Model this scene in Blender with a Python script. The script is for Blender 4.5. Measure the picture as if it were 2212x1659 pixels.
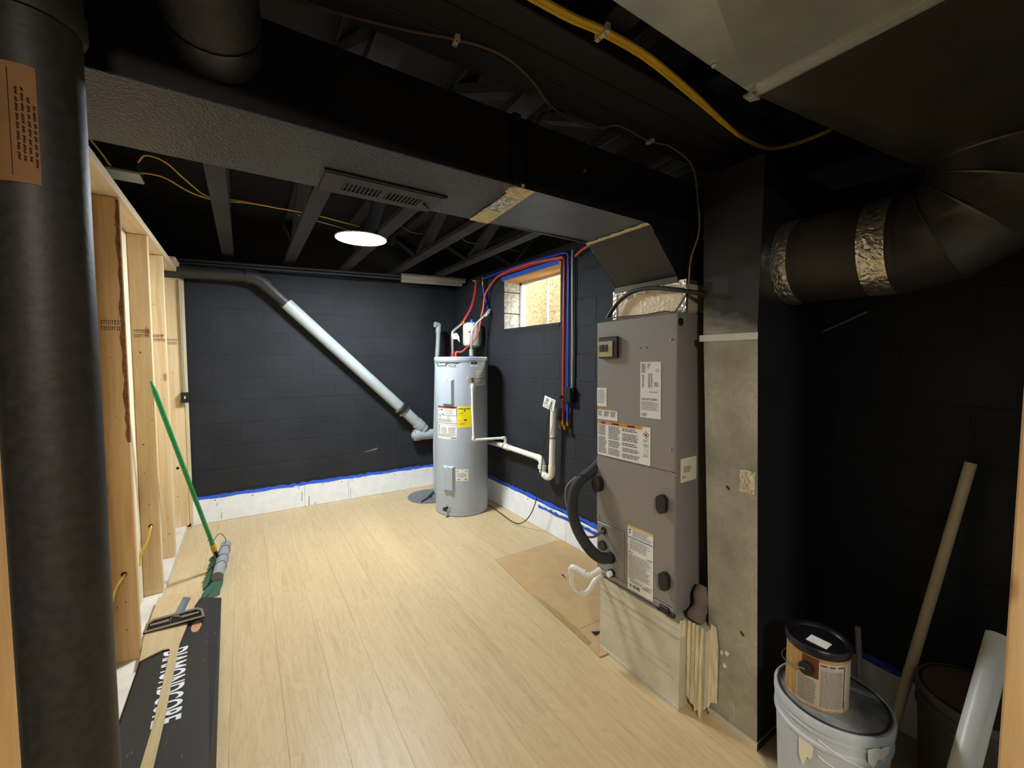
import bpy, bmesh, math, random
from mathutils import Vector, Matrix
random.seed(7)
S = bpy.context.scene
COL = S.collection
for o in list(bpy.data.objects):
    bpy.data.objects.remove(o)

# ------------------------------------------------------------------ camera
cam = bpy.data.cameras.new('camera')
cam_o = bpy.data.objects.new('camera', cam)
COL.objects.link(cam_o)
cam.sensor_fit = 'HORIZONTAL'; cam.sensor_width = 36.0
cam.lens = 892.3 / 2212 * 36.0
cam.clip_start = 0.02
YAW, PIT, ROLL = 0.574649, -0.054715, 0.001128
cf = Vector((math.sin(YAW) * math.cos(PIT), math.cos(YAW) * math.cos(PIT), math.sin(PIT)))
cr = Vector((math.cos(YAW), -math.sin(YAW), 0)); cu = cr.cross(cf)
r2 = cr * math.cos(ROLL) + cu * math.sin(ROLL); u2 = -cr * math.sin(ROLL) + cu * math.cos(ROLL)
mw = Matrix((( r2.x, u2.x, -cf.x, 0), (r2.y, u2.y, -cf.y, 0), (r2.z, u2.z, -cf.z, 1.42), (0, 0, 0, 1)))
cam_o.matrix_world = mw
S.camera = cam_o

# ------------------------------------------------------------------ light, sky, exposure
LED_POWER = 250.0          # radiance of the round ceiling light
BULB_POWER = 80.0          # lamp of the room behind the camera
SKY = 185.0
S.view_settings.view_transform = 'Standard'
try: S.view_settings.look = 'None'
except Exception: pass
S.view_settings.exposure = 0.0
S.view_settings.gamma = 1.0
S.view_settings.use_curve_mapping = False
S.cycles.max_bounces = 8
S.cycles.diffuse_bounces = 5
S.cycles.sample_clamp_indirect = 4.0
world = bpy.data.worlds.new('sky'); S.world = world
world.use_nodes = True
wn = world.node_tree.nodes; wl = world.node_tree.links
bg = wn['Background']
sky = wn.new('ShaderNodeTexSky')
try:
    sky.sky_type = 'HOSEK_WILKIE'; sky.turbidity = 9.0; sky.ground_albedo = 0.4
    sky.sun_direction = (0.5, -0.3, 0.8)
except Exception: pass
wl.new(sky.outputs[0], bg.inputs[0]); bg.inputs[1].default_value = SKY
la = bpy.data.lights.new('room_lamp', 'AREA'); la.shape = 'DISK'; la.size = 0.35
la.energy = BULB_POWER; la.color = (1.0, 0.89, 0.74)
lo = bpy.data.objects.new('room_lamp', la); COL.objects.link(lo)
lo.location = (-0.3, -1.2, 2.2)

# ------------------------------------------------------------------ materials
def lin(c):
    if isinstance(c, str):
        c = [int(c[i:i + 2], 16) / 255 for i in (0, 2, 4)]
        return tuple((v / 12.92 if v < .04045 else ((v + .055) / 1.055) ** 2.4) for v in c)
    return tuple(c)

def base(name):
    m = bpy.data.materials.new(name); m.use_nodes = True
    nt = m.node_tree
    return m, nt, nt.nodes['Principled BSDF']

def nd(nt, t, **kw):
    n = nt.nodes.new(t)
    for k, v in kw.items():
        if k in n.inputs: n.inputs[k].default_value = v
        else: setattr(n, k, v)
    return n

def mapped(nt, scale, coord='Object', rnd=False):
    if coord == 'World':
        src = nt.nodes.new('ShaderNodeNewGeometry').outputs['Position']
    else:
        src = nt.nodes.new('ShaderNodeTexCoord').outputs[coord]
    mp = nd(nt, 'ShaderNodeMapping'); mp.inputs['Scale'].default_value = scale
    nt.links.new(src, mp.inputs['Vector'])
    if rnd:
        oi = nt.nodes.new('ShaderNodeObjectInfo')
        mu = nd(nt, 'ShaderNodeMath', operation='MULTIPLY'); mu.inputs[1].default_value = 37.0
        nt.links.new(oi.outputs['Random'], mu.inputs[0])
        cx = nt.nodes.new('ShaderNodeCombineXYZ')
        for i in range(3): nt.links.new(mu.outputs[0], cx.inputs[i])
        nt.links.new(cx.outputs[0], mp.inputs['Location'])
    return mp.outputs[0]

def ramp(nt, fac, stops):
    r = nt.nodes.new('ShaderNodeValToRGB')
    el = r.color_ramp.elements
    while len(el) < len(stops): el.new(0.5)
    for e, (p, c) in zip(el, stops):
        e.position = p; e.color = (*lin(c), 1)
    nt.links.new(fac, r.inputs[0]); return r.outputs[0]

def mixc(nt, fac, a, b, mode='MIX'):
    m = nt.nodes.new('ShaderNodeMix'); m.data_type = 'RGBA'; m.blend_type = mode
    for sck, v in ((m.inputs[0], fac), (m.inputs[6], a), (m.inputs[7], b)):
        if hasattr(v, 'links'): nt.links.new(v, sck)
        else: sck.default_value = v if isinstance(v, float) else (*lin(v), 1)
    return m.outputs[2]

def bump(nt, p, h, strength, dist=0.002):
    b = nd(nt, 'ShaderNodeBump'); b.inputs['Strength'].default_value = strength; b.inputs['Distance'].default_value = dist
    nt.links.new(h, b.inputs['Height']); nt.links.new(b.outputs[0], p.inputs['Normal'])

def M(name, col, rough=.5, metal=0., var=.12, vs=8., bmp=0., bs=60., stretch=(1, 1, 1), coord='Object', spec=.5, rv=0.):
    m, nt, p = base(name)
    c = lin(col)
    p.inputs['Roughness'].default_value = rough; p.inputs['Metallic'].default_value = metal
    p.inputs['Specular IOR Level'].default_value = spec
    v = mapped(nt, stretch, coord)
    n = nd(nt, 'ShaderNodeTexNoise', Scale=vs, Detail=5.0); nt.links.new(v, n.inputs['Vector'])
    lo_ = tuple(max(0, x * (1 - var)) for x in c); hi = tuple(min(1, x * (1 + var)) for x in c)
    nt.links.new(ramp(nt, n.outputs[0], [(.3, lo_), (.7, hi)]), p.inputs['Base Color'])
    if rv:
        mr = nd(nt, 'ShaderNodeMapRange'); mr.inputs[3].default_value = rough - rv; mr.inputs[4].default_value = rough + rv
        nt.links.new(n.outputs[0], mr.inputs[0]); nt.links.new(mr.outputs[0], p.inputs['Roughness'])
    if bmp:
        n2 = nd(nt, 'ShaderNodeTexNoise', Scale=bs, Detail=4.0); nt.links.new(v, n2.inputs['Vector'])
        bump(nt, p, n2.outputs[0], bmp)
    return m

def emis(name, col, s):
    m, nt, p = base(name)
    p.inputs['Base Color'].default_value = (*lin(col), 1)
    p.inputs['Emission Color'].default_value = (*lin(col), 1); p.inputs['Emission Strength'].default_value = s
    return m

def wood(name, a, b, c, axis=2, sc=1.0, rough=.65, coord='Object', rnd=True):
    """pine: long grain along one axis, fine streaks, a few knots"""
    m, nt, p = base(name)
    st = [22 * sc] * 3; st[axis] = 1.1 * sc
    v = mapped(nt, st, coord, rnd)
    n1 = nd(nt, 'ShaderNodeTexNoise', Scale=1.6, Detail=7.0, Roughness=.62, Distortion=.6); nt.links.new(v, n1.inputs['Vector'])
    c1 = ramp(nt, n1.outputs[0], [(.3, a), (.5, b), (.72, c)])
    st2 = [9.0] * 3; st2[axis] = 3.2
    v2 = mapped(nt, st2, coord, rnd)
    vo = nd(nt, 'ShaderNodeTexVoronoi', Scale=1.0); nt.links.new(v2, vo.inputs['Vector'])
    kn = ramp(nt, vo.outputs['Distance'], [(.06, (1, 1, 1)), (.13, (0, 0, 0))])
    kk = nd(nt, 'ShaderNodeMath', operation='MULTIPLY'); kk.inputs[1].default_value = .75
    nt.links.new(kn, kk.inputs[0])
    nt.links.new(mixc(nt, kk.outputs[0], c1, '8a5a2c'), p.inputs['Base Color'])
    p.inputs['Roughness'].default_value = rough
    bump(nt, p, n1.outputs[0], .15, .001)
    return m

def plank_mat():
    m, nt, p = base('oak_vinyl')
    v = mapped(nt, (16, 1.0, 4), 'Object', True)
    n1 = nd(nt, 'ShaderNodeTexNoise', Scale=1.5, Detail=8.0, Roughness=.6, Distortion=1.4); nt.links.new(v, n1.inputs['Vector'])
    v2 = mapped(nt, (5, .55, 1), 'Object', True)
    wv = nd(nt, 'ShaderNodeTexNoise', Scale=2.6, Detail=3.0, Roughness=.5, Distortion=2.2)
    nt.links.new(v2, wv.inputs['Vector'])
    sn = nd(nt, 'ShaderNodeMath', operation='MULTIPLY'); sn.inputs[1].default_value = 42.0; nt.links.new(wv.outputs[0], sn.inputs[0])
    si = nd(nt, 'ShaderNodeMath', operation='SINE'); nt.links.new(sn.outputs[0], si.inputs[0])
    s2 = nd(nt, 'ShaderNodeMapRange'); s2.inputs[1].default_value = -1.0; nt.links.new(si.outputs[0], s2.inputs[0])
    a = ramp(nt, n1.outputs[0], [(.28, 'ae9469'), (.40, 'c0a87e'), (.55, 'c9b38b'), (.75, 'd0bb96')])
    b = ramp(nt, s2.outputs[0], [(.0, 'bba37a'), (.35, 'c6ae86'), (1., 'cab48d')])
    c = mixc(nt, .5, a, b)
    oi = nt.nodes.new('ShaderNodeObjectInfo')
    mr = nd(nt, 'ShaderNodeMapRange'); mr.inputs[3].default_value = .96; mr.inputs[4].default_value = 1.03
    nt.links.new(oi.outputs['Random'], mr.inputs[0])
    h = nt.nodes.new('ShaderNodeHueSaturation'); nt.links.new(c, h.inputs['Color']); nt.links.new(mr.outputs[0], h.inputs['Value'])
    nt.links.new(h.outputs[0], p.inputs['Base Color'])
    p.inputs['Roughness'].default_value = .42; p.inputs['Specular IOR Level'].default_value = .35
    bump(nt, p, n1.outputs[0], .08, .001)
    return m

def black_paint(name, col='2b2d33', rough=.75, bmp=.5, bs=90):
    m, nt, p = base(name)
    v = mapped(nt, (1, 1, 1), 'World')
    n = nd(nt, 'ShaderNodeTexNoise', Scale=3.0, Detail=6.0); nt.links.new(v, n.inputs['Vector'])
    c = lin(col)
    nt.links.new(ramp(nt, n.outputs[0], [(.3, tuple(x * .8 for x in c)), (.7, tuple(x * 1.2 for x in c))]), p.inputs['Base Color'])
    n2 = nd(nt, 'ShaderNodeTexNoise', Scale=bs, Detail=6.0, Roughness=.7); nt.links.new(v, n2.inputs['Vector'])
    bump(nt, p, n2.outputs[0], bmp, .004)
    p.inputs['Roughness'].default_value = rough; p.inputs['Specular IOR Level'].default_value = .3
    return m

def galv(name, col='9aa0a2', rough=.38, var=.18, metal=.85, vs=14.):
    m, nt, p = base(name)
    v = mapped(nt, (1, 1, 1), 'World')
    n = nd(nt, 'ShaderNodeTexNoise', Scale=vs, Detail=6.0, Roughness=.65); nt.links.new(v, n.inputs['Vector'])
    c = lin(col)
    nt.links.new(ramp(nt, n.outputs[0], [(.3, tuple(x * (1 - var) for x in c)), (.7, tuple(x * (1 + var) for x in c))]), p.inputs['Base Color'])
    n3 = nd(nt, 'ShaderNodeTexNoise', Scale=2.5, Detail=1.0); nt.links.new(v, n3.inputs['Vector'])
    bump(nt, p, n3.outputs[0], .25, .02)
    p.inputs['Roughness'].default_value = rough; p.inputs['Metallic'].default_value = metal
    return m

def foil_mat(name, col='d8d2c4', rough=.22, bst=.8, met=.9):
    m, nt, p = base(name)
    v = mapped(nt, (1, 1, 1), 'World')
    vo = nd(nt, 'ShaderNodeTexVoronoi', Scale=38.0); vo.feature = 'DISTANCE_TO_EDGE'; nt.links.new(v, vo.inputs['Vector'])
    n = nd(nt, 'ShaderNodeTexNoise', Scale=30.0, Detail=6.0, Distortion=2.0); nt.links.new(v, n.inputs['Vector'])
    ad = nd(nt, 'ShaderNodeMath', operation='ADD'); nt.links.new(vo.outputs[0], ad.inputs[0]); nt.links.new(n.outputs[0], ad.inputs[1])
    bump(nt, p, ad.outputs[0], bst, .006)
    p.inputs['Base Color'].default_value = (*lin(col), 1); p.inputs['Roughness'].default_value = rough; p.inputs['Metallic'].default_value = met
    return m

def duct_mat():
    """bare zinc below, black overspray above a ragged line at about 1.6 m"""
    m, nt, p = base('galvanized_with_black_overspray')
    pos = nt.nodes.new('ShaderNodeNewGeometry').outputs['Position']
    n = nd(nt, 'ShaderNodeTexNoise', Scale=5.0, Detail=6.0, Roughness=.6); nt.links.new(pos, n.inputs['Vector'])
    n2 = nd(nt, 'ShaderNodeTexNoise', Scale=45.0, Detail=6.0, Roughness=.7); nt.links.new(pos, n2.inputs['Vector'])
    n4 = ramp(nt, n.outputs[0], [(.32, (0, 0, 0)), (.68, (1, 1, 1))]); bare = mixc(nt, n4, '8e8f8a', 'c2c2bb'); n5 = ramp(nt, n2.outputs[0], [(.4, (0, 0, 0)), (.62, (1, 1, 1))]); bare = mixc(nt, mixc(nt, .5, (0., 0., 0.), n5), bare, '9d9a8c')
    sx = nt.nodes.new('ShaderNodeSeparateXYZ'); nt.links.new(pos, sx.inputs[0])
    a1 = nd(nt, 'ShaderNodeMath', operation='MULTIPLY_ADD'); a1.inputs[1].default_value = .18
    nt.links.new(n.outputs[0], a1.inputs[0]); nt.links.new(sx.outputs[2], a1.inputs[2])
    a2 = nd(nt, 'ShaderNodeMath', operation='MULTIPLY_ADD'); a2.inputs[1].default_value = -.35
    nt.links.new(sx.outputs[1], a2.inputs[0]); nt.links.new(a1.outputs[0], a2.inputs[2])
    mr = nd(nt, 'ShaderNodeMapRange'); mr.inputs[1].default_value = 1.30; mr.inputs[2].default_value = 1.39
    nt.links.new(a2.outputs[0], mr.inputs[0])
    nt.links.new(mixc(nt, mr.outputs[0], bare, '38383a'), p.inputs['Base Color'])
    m2 = nd(nt, 'ShaderNodeMapRange'); m2.inputs[3].default_value = .55; m2.inputs[4].default_value = .45
    nt.links.new(mr.outputs[0], m2.inputs[0]); nt.links.new(m2.outputs[0], p.inputs['Metallic'])
    p.inputs['Roughness'].default_value = .42
    n3 = nd(nt, 'ShaderNodeTexNoise', Scale=4.0, Detail=1.0); nt.links.new(pos, n3.inputs['Vector'])
    bump(nt, p, n3.outputs[0], .3, .015)
    return m

def stipple(name, col='33332f'):
    m, nt, p = base(name)
    v = mapped(nt, (1, 1, 1), 'World')
    n = nd(nt, 'ShaderNodeTexNoise', Scale=115.0, Detail=4.0, Roughness=.65); nt.links.new(v, n.inputs['Vector'])
    vo = nd(nt, 'ShaderNodeTexVoronoi', Scale=150.0); nt.links.new(v, vo.inputs['Vector'])
    mu = nd(nt, 'ShaderNodeMath', operation='MULTIPLY'); nt.links.new(n.outputs[0], mu.inputs[0]); nt.links.new(vo.outputs[0], mu.inputs[1])
    c = lin(col)
    nt.links.new(ramp(nt, n.outputs[0], [(.35, tuple(x * .7 for x in c)), (.65, tuple(x * 1.5 for x in c))]), p.inputs['Base Color'])
    bump(nt, p, mu.outputs[0], 1.0, .011)
    p.inputs['Roughness'].default_value = .3; p.inputs['Specular IOR Level'].default_value = .7
    return m

def osb_mat():
    m, nt, p = base('oriented_strand_board')
    v = mapped(nt, (1, 1, 2.0), 'World')
    vo = nd(nt, 'ShaderNodeTexVoronoi', Scale=26.0, Randomness=1.0); nt.links.new(v, vo.inputs['Vector'])
    n = nd(nt, 'ShaderNodeTexNoise', Scale=22.0, Detail=5.0, Distortion=2.5); nt.links.new(v, n.inputs['Vector'])
    c1 = ramp(nt, vo.outputs['Color'], [(.1, '9a7030'), (.5, 'd0ac60'), (.9, 'f0dca0')])
    c2 = ramp(nt, n.outputs[0], [(.36, '8d6a33'), (.46, 'e0c586'), (.7, 'e8d59f')])
    nt.links.new(mixc(nt, .6, c1, c2), p.inputs['Base Color'])
    p.inputs['Roughness'].default_value = .8
    return m

def glass_mat():
    m = bpy.data.materials.new('window_glass'); m.use_nodes = True
    nt = m.node_tree; nt.nodes.clear()
    out = nt.nodes.new('ShaderNodeOutputMaterial'); mx = nt.nodes.new('ShaderNodeMixShader')
    t = nt.nodes.new('ShaderNodeBsdfTransparent'); g = nt.nodes.new('ShaderNodeBsdfGlossy'); g.inputs['Roughness'].default_value = .02
    mx.inputs[0].default_value = .05
    nt.links.new(t.outputs[0], mx.inputs[1]); nt.links.new(g.outputs[0], mx.inputs[2]); nt.links.new(mx.outputs[0], out.inputs[0])
    return m

m_plank = plank_mat()
m_slab = M('concrete', '6f675c', .85, var=.2, bmp=.3, bs=40)
m_slab_pale = M('whitewashed_concrete', 'd6d0c2', .8, var=.12, bmp=.4, bs=60)
m_block = black_paint('black_block_paint', '26282d', .72, .5, 80)
m_block_grey = M('grey_block_bare', '8d8983', .9, var=.45, vs=45, bmp=.6, bs=70, coord='World')
m_ceil = black_paint('black_ceiling_paint', '17181b', .7, .3, 40)
m_truss = black_paint('black_truss_paint', '323338', .6, .3, 60)
m_beam = black_paint('black_beam_paint', '2b2b2b', .55, .3, 50)
m_pine = wood('pine', 'd4b382', 'e0c69c', 'ead5b2')
m_pine_dark = wood('pine_dark', 'c09561', 'cfa975', 'dbbb8b')
m_pine_h = wood('pine_plate', 'dcc298', 'e6d0ac', 'eedcbe', axis=1)
m_header = wood('header_wood', 'a8743a', 'b9854a', 'c99a60', axis=1)
m_ply = wood('pine_sheathing', 'e2cfa8', 'ecdcbc', 'f2e6cc', axis=2, sc=.6)
m_strip_wood = M('pale_wood', 'd8c8a0', .6, var=.08, vs=20, stretch=(8, 1, 8))
m_bark = M('bark', '7a5230', .9, var=.5, vs=40, bmp=1, bs=50)
m_white = M('white_paint', 'dfe3e6', .55, var=.05, bmp=.1, bs=30)
m_white_trim = M('white_board', 'f0f4f8', .6, var=.05, vs=12, bmp=.15, bs=40)
m_tape = M('blue_masking_tape', '1f55c8', .7, var=.15, vs=60, bmp=.4, bs=80)
m_scrape = M('scrape_marks', '5a5d60', .8)
m_galv = galv('galvanized_sheet', 'aeb6bd', .28, .12)
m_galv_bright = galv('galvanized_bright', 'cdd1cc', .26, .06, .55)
m_galv_base = galv('galvanized_base', 'd2cebd', .5, .08, .3)
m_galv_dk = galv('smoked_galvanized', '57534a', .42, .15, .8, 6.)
m_duct = duct_mat()
m_stip = stipple('stippled_black_duct', '43464a')
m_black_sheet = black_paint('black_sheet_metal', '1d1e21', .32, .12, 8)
m_dkgrey_sheet = M('dark_grey_sheet', '28282a', .5, .2, var=.08)
m_blackpipe = black_paint('black_round_duct', '332d27', .45, .1, 10)
m_foil = foil_mat('foil_tape')
m_foil_w = foil_mat('foil_insulation', 'ead9bc', .36, .3, .35)
m_mastic = M('mastic', 'dccfac', .85, var=.28, vs=25, bmp=1.0, bs=45, stretch=(3, 3, .4), coord='World')
m_yel_tape = M('yellowed_tape', 'd6d48a', .5, var=.2, vs=20)
m_steel_post = M('black_painted_post', '2d2a26', .55, .0, var=.3, vs=60, bmp=.25, bs=90, coord='World')
m_sticker = M('kraft_sticker', '8a6138', .75, var=.12, vs=15, coord='World')
m_ink = M('ink', '2a1a10', .8, var=.05)
m_print = M('black_print', '202124', .7, var=.05)
m_print_g = M('grey_print', '6a6c6e', .7, var=.05)
m_print_l = M('light_grey_print', 'a4a6a6', .7, var=.05)
m_paper = M('white_label', 'e4e4df', .5, var=.02)
m_cream = M('cream_label', 'e2dcc4', .5, var=.02)
m_red = M('red_print', 'b8313a', .6, var=.05)
m_orange = M('orange_print', 'd9842e', .6, var=.05)
m_amber = M('amber_print', 'd9b35a', .6, var=.05)
m_bluep = M('blue_print', '3c4f9a', .6, var=.05)
m_navy = M('navy_print', '13205c', .6, var=.05)
m_yellow = M('yellow_label', 'f2de10', .5, var=.02)
m_green = M('green_print', '4f9a6a', .6, var=.05)
m_silver = M('silver_print', '45484b', .55, .0, var=.15, vs=6)
m_tank = M('grey_enamel', 'a6b0ba', .45, var=.02, vs=3)
m_tank_d = M('grey_enamel_seam', '8e959b', .4, var=.03)
m_furn = M('taupe_enamel', '8b8783', .45, .1, var=.03, vs=5)
m_furn_side = m_furn
m_plug = M('black_plastic', '1b1b1b', .4, var=.1)
m_rub = M('black_rubber', '1f2022', .6, var=.15, bmp=.2, bs=40)
m_rub_g = M('grey_black_foam', '2e3133', .8, var=.15, bmp=.3, bs=60)
m_brass = M('brass', 'b08a3c', .3, .9, var=.1)
m_screw = M('zinc_screw', 'b8aa88', .35, .8, var=.1)
m_pvc = M('white_pvc', 'e6e4da', .35, var=.02)
m_pvc_g = M('grey_pvc', 'a9b2b5', .4, var=.06, vs=10)
m_pvc_bk = M('black_painted_pvc', '2c2b29', .5, var=.15)
m_foam = M('grey_pipe_foam', '8d8a86', .9, var=.12, vs=30, bmp=.5, bs=80)
m_redpex = M('red_pex', 'a52a32', .4, var=.06)
m_bluepex = M('blue_pex', '1d3fb0', .4, var=.06)
m_orgpex = M('coral_pex', 'd0553c', .4, var=.06)
m_braid = M('braided_steel', 'b4b4b0', .35, .85, var=.25, vs=120)
m_etank = M('ivory_enamel', 'cfcfc2', .4, var=.03)
m_bcap = M('blue_cap', '1d55c0', .5, var=.05)
m_conduit = M('grey_conduit', 'a5a59c', .4, .3, var=.08)
m_cord = M('black_cord', '24211f', .5, var=.05)
m_brown = M('brown_wire', '6e5b50', .5, var=.1)
m_ycable = M('yellow_cable', 'e6bf30', .45, var=.08)
m_ycable_p = M('pale_yellow_cable', 'd9b556', .5, var=.08)
m_staple = M('cream_staple', 'ddd0bc', .5, var=.05)
m_card = M('cardboard', 'b8986a', .85, var=.06, vs=14, bmp=.1, bs=50)
m_card_in = M('cardboard_flutes', 'a3835a', .9, var=.15, vs=120, stretch=(1, .1, 1))
m_carton = M('black_carton', '25211d', .6, var=.15, vs=10, bmp=.15, bs=30)
m_carton_s = M('black_carton_side', '16191f', .55, var=.2, vs=12)
m_wtext = M('white_ink', 'e6e6ea', .6, var=.03)
m_skin = M('peach_print', 'c08a66', .6, var=.15)
m_bgreen = M('green_enamel', '1f8a4a', .35, var=.12, vs=30)
m_brist = M('green_bristle', '235238', .6, var=.25, vs=60)
m_cloth = M('grey_rag', '8a8d92', .85, var=.12, vs=14, bmp=.6, bs=30)
m_ycol = M('yellow_collar', 'd9a620', .5, var=.05)
m_wire = M('steel_wire', '8d8f90', .35, .8, var=.1)
m_nozzle = M('black_nozzle', '231d18', .5, var=.1)
m_noz_rim = M('worn_nozzle_rim', '8d857a', .6, var=.15)
m_noz_neck = M('grey_plastic', '7f8994', .4, var=.05)
m_bucket = M('white_plastic', 'b9c0c5', .45, var=.06, vs=12)
m_bucket_l = M('scuffed_grey_lid', '77797a', .6, var=.5, vs=16)
m_bucket2 = M('tan_plastic', '6e675a', .6, var=.1)
m_lid2 = M('brown_lid', '6a5340', .6, var=.12)
m_canlid = M('black_can_lid', '121316', .35, var=.1)
m_canwood = wood('can_woodgrain_print', '9c7440', 'b08a50', 'bf9f66', axis=2, rnd=False)
m_candark = M('can_brown_print', '5a2c16', .5, var=.2, vs=20)
m_canlabel = M('can_label', 'b8ac98', .6, var=.04)
m_dowel = M('pale_dowel', 'dcc8a2', .6, var=.08, vs=10)
m_dowel2 = M('grey_stick', 'c0b6aa', .6, var=.08)
m_ragbrown = M('taupe_rag', '6e6059', .9, var=.15, vs=20, bmp=.5, bs=40)
m_osb = osb_mat()
m_well = M('pale_foam_board', 'b9bcc6', .8, var=.05)
m_ground = M('soil', '6a5a45', .9, var=.3, vs=10)
m_glass = glass_mat()
m_frame = M('white_vinyl', 'e2e2de', .4, var=.02)
m_led = emis('light_diffuser', (0.88, 0.95, 1.0), LED_POWER)
m_sump = M('grey_sump_lid', '6d7275', .55, var=.2, vs=20, bmp=.2, bs=40)
m_outlet = M('tan_outlet', '9c8468', .6, var=.1)
m_scuff = M('zinc_scuff', '6e675c', .6, var=.3, vs=60)
m_clear = M('smoky_plastic', 'a39c7c', .2, var=.2, vs=25)
m_takeoff = M('takeoff_black', '2a2b2e', .5, .1, var=.25, vs=60, bmp=.5, bs=120, coord='World')
m_smear = M('grey_smear', 'b3b0a1', .6, var=.2, vs=30)
m_streak = M('streaky_mastic', 'cbbf9e', .8, var=.35, vs=14, bmp=1.0, bs=20, stretch=(5, 5, .35), coord='World')
m_grille = black_paint('dark_register_paint', '3a3b3d', .5, .1, 40)
m_dark = M('dark_void', '0b0b0c', .8, var=.05)

# ------------------------------------------------------------------ mesh tools
ORI = {}
def origin_of(o):
    return ORI.get(o.name, Vector((0, 0, 0)))

class MB:
    def __init__(s): s.v = []; s.f = []; s.mi = []; s.mats = []
    def add(s, vs, fs, mat=None):
        k = len(s.v); s.v += [Vector(v) for v in vs]
        i = 0
        if mat is not None:
            if mat not in s.mats: s.mats.append(mat)
            i = s.mats.index(mat)
        for f in fs: s.f.append(tuple(k + j for j in f)); s.mi.append(i)
        return s
    def box(s, a, b, mat=None, ch=0):
        x0, y0, z0 = [min(p, q) for p, q in zip(a, b)]; x1, y1, z1 = [max(p, q) for p, q in zip(a, b)]
        if ch:
            vs = []; 
            for sx, X in ((1, x0), (-1, x1)):
                for sy, Yv in ((1, y0), (-1, y1)):
                    for sz, Z in ((1, z0), (-1, z1)):
                        vs += [(X, Yv + sy * ch, Z + sz * ch), (X + sx * ch, Yv, Z + sz * ch), (X + sx * ch, Yv + sy * ch, Z)]
            bm = bmesh.new()
            for v in vs: bm.verts.new(v)
            r = bmesh.ops.convex_hull(bm, input=bm.verts[:])
            bmesh.ops.dissolve_limit(bm, angle_limit=.01, verts=bm.verts[:], edges=bm.edges[:])
            bm.verts.index_update()
            s.add([v.co.copy() for v in bm.verts], [[v.index for v in f.verts] for f in bm.faces], mat); bm.free()
            return s
        return s.add([(x0, y0, z0), (x1, y0, z0), (x1, y1, z0), (x0, y1, z0), (x0, y0, z1), (x1, y0, z1), (x1, y1, z1), (x0, y1, z1)],
                     [(0, 3, 2, 1), (4, 5, 6, 7), (0, 1, 5, 4), (1, 2, 6, 5), (2, 3, 7, 6), (3, 0, 4, 7)], mat)
    def prism(s, poly, d, mat=None):
        """closed polygon (3D points) pushed along d"""
        n = len(poly); d = Vector(d); P = [Vector(p) for p in poly]
        return s.add(P + [p + d for p in P], [tuple(range(n))[::-1], tuple(range(n, 2 * n))] + [(i, (i + 1) % n, n + (i + 1) % n, n + i) for i in range(n)], mat)
    def tube(s, pts, r, n=10, mat=None, cap=True, flat=1.0, tan=None):
        P = [Vector(p) for p in pts]; rr = r if isinstance(r, (list, tuple)) else [r] * len(P)
        t0 = (P[1] - P[0]).normalized() if tan is None else Vector(tan[0]).normalized()
        up = Vector((0, 0, 1)) if abs(t0.z) < .9 else Vector((0, 1, 0))
        a = t0.cross(up).normalized(); rings = []
        for i, p in enumerate(P):
            t = (P[min(i + 1, len(P) - 1)] - P[max(i - 1, 0)]).normalized() if tan is None else Vector(tan[i]).normalized()
            a = (a - t * a.dot(t)).normalized(); b = t.cross(a)
            rings.append([p + (a * math.cos(k * 2 * math.pi / n) + b * math.sin(k * 2 * math.pi / n) * flat) * rr[i] for k in range(n)])
        vs = [v for rg in rings for v in rg]; fs = []
        for i in range(len(P) - 1):
            for k in range(n): fs.append((i * n + k, i * n + (k + 1) % n, (i + 1) * n + (k + 1) % n, (i + 1) * n + k))
        if cap: fs += [tuple(range(n))[::-1], tuple((len(P) - 1) * n + k for k in range(n))]
        return s.add(vs, fs, mat)
    def cyl(s, a, b, r, n=24, mat=None, r2=None):
        return s.tube([a, b], [r, r if r2 is None else r2], n, mat)
    def lathe(s, c, prof, n=48, mat=None, cap=True):
        """profile [(r,z)] about a vertical axis through c=(x,y)"""
        vs = [(c[0] + r * math.cos(2 * math.pi * k / n), c[1] + r * math.sin(2 * math.pi * k / n), z) for r, z in prof for k in range(n)]
        fs = [(i * n + k, i * n + (k + 1) % n, (i + 1) * n + (k + 1) % n, (i + 1) * n + k) for i in range(len(prof) - 1) for k in range(n)]
        if cap: fs += [tuple(range(n))[::-1], tuple((len(prof) - 1) * n + k for k in range(n))]
        return s.add(vs, fs, mat)
    def sphere(s, c, r, mat=None, n=12, sc=(1, 1, 1)):
        prof = [(math.sin(math.pi * i / n) , -math.cos(math.pi * i / n)) for i in range(1, n)]
        k0 = len(s.v)
        s.lathe((0, 0), prof, 16, mat)
        for i in range(k0, len(s.v)):
            v = s.v[i]; s.v[i] = Vector((c[0] + v.x * r * sc[0], c[1] + v.y * r * sc[1], c[2] + v.z * r * sc[2]))
        return s
    def build(s, name, mat=None, parent=None, loc=None, smooth=False, kind=None):
        me = bpy.data.meshes.new(name)
        if parent is not None: o0 = origin_of(parent)
        elif loc is not None: o0 = Vector(loc)
        else: o0 = Vector((0, 0, 0))
        me.from_pydata([v - o0 for v in s.v], [], s.f)
        if s.mats:
            for m in s.mats: me.materials.append(m)
            me.polygons.foreach_set('material_index', s.mi)
        elif mat: me.materials.append(mat)
        if smooth:
            me.polygons.foreach_set('use_smooth', [True] * len(me.polygons))
            try: me.set_sharp_from_angle(angle=math.radians(38))
            except Exception: pass
        me.update()
        bm = bmesh.new(); bm.from_mesh(me); bmesh.ops.recalc_face_normals(bm, faces=bm.faces[:]); bm.to_mesh(me); bm.free()
        o = bpy.data.objects.new(name, me); COL.objects.link(o)
        if parent is not None: o.parent = parent; ORI[o.name] = o0
        else: o.location = o0; ORI[o.name] = o0
        if kind: o['kind'] = kind
        return o

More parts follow.
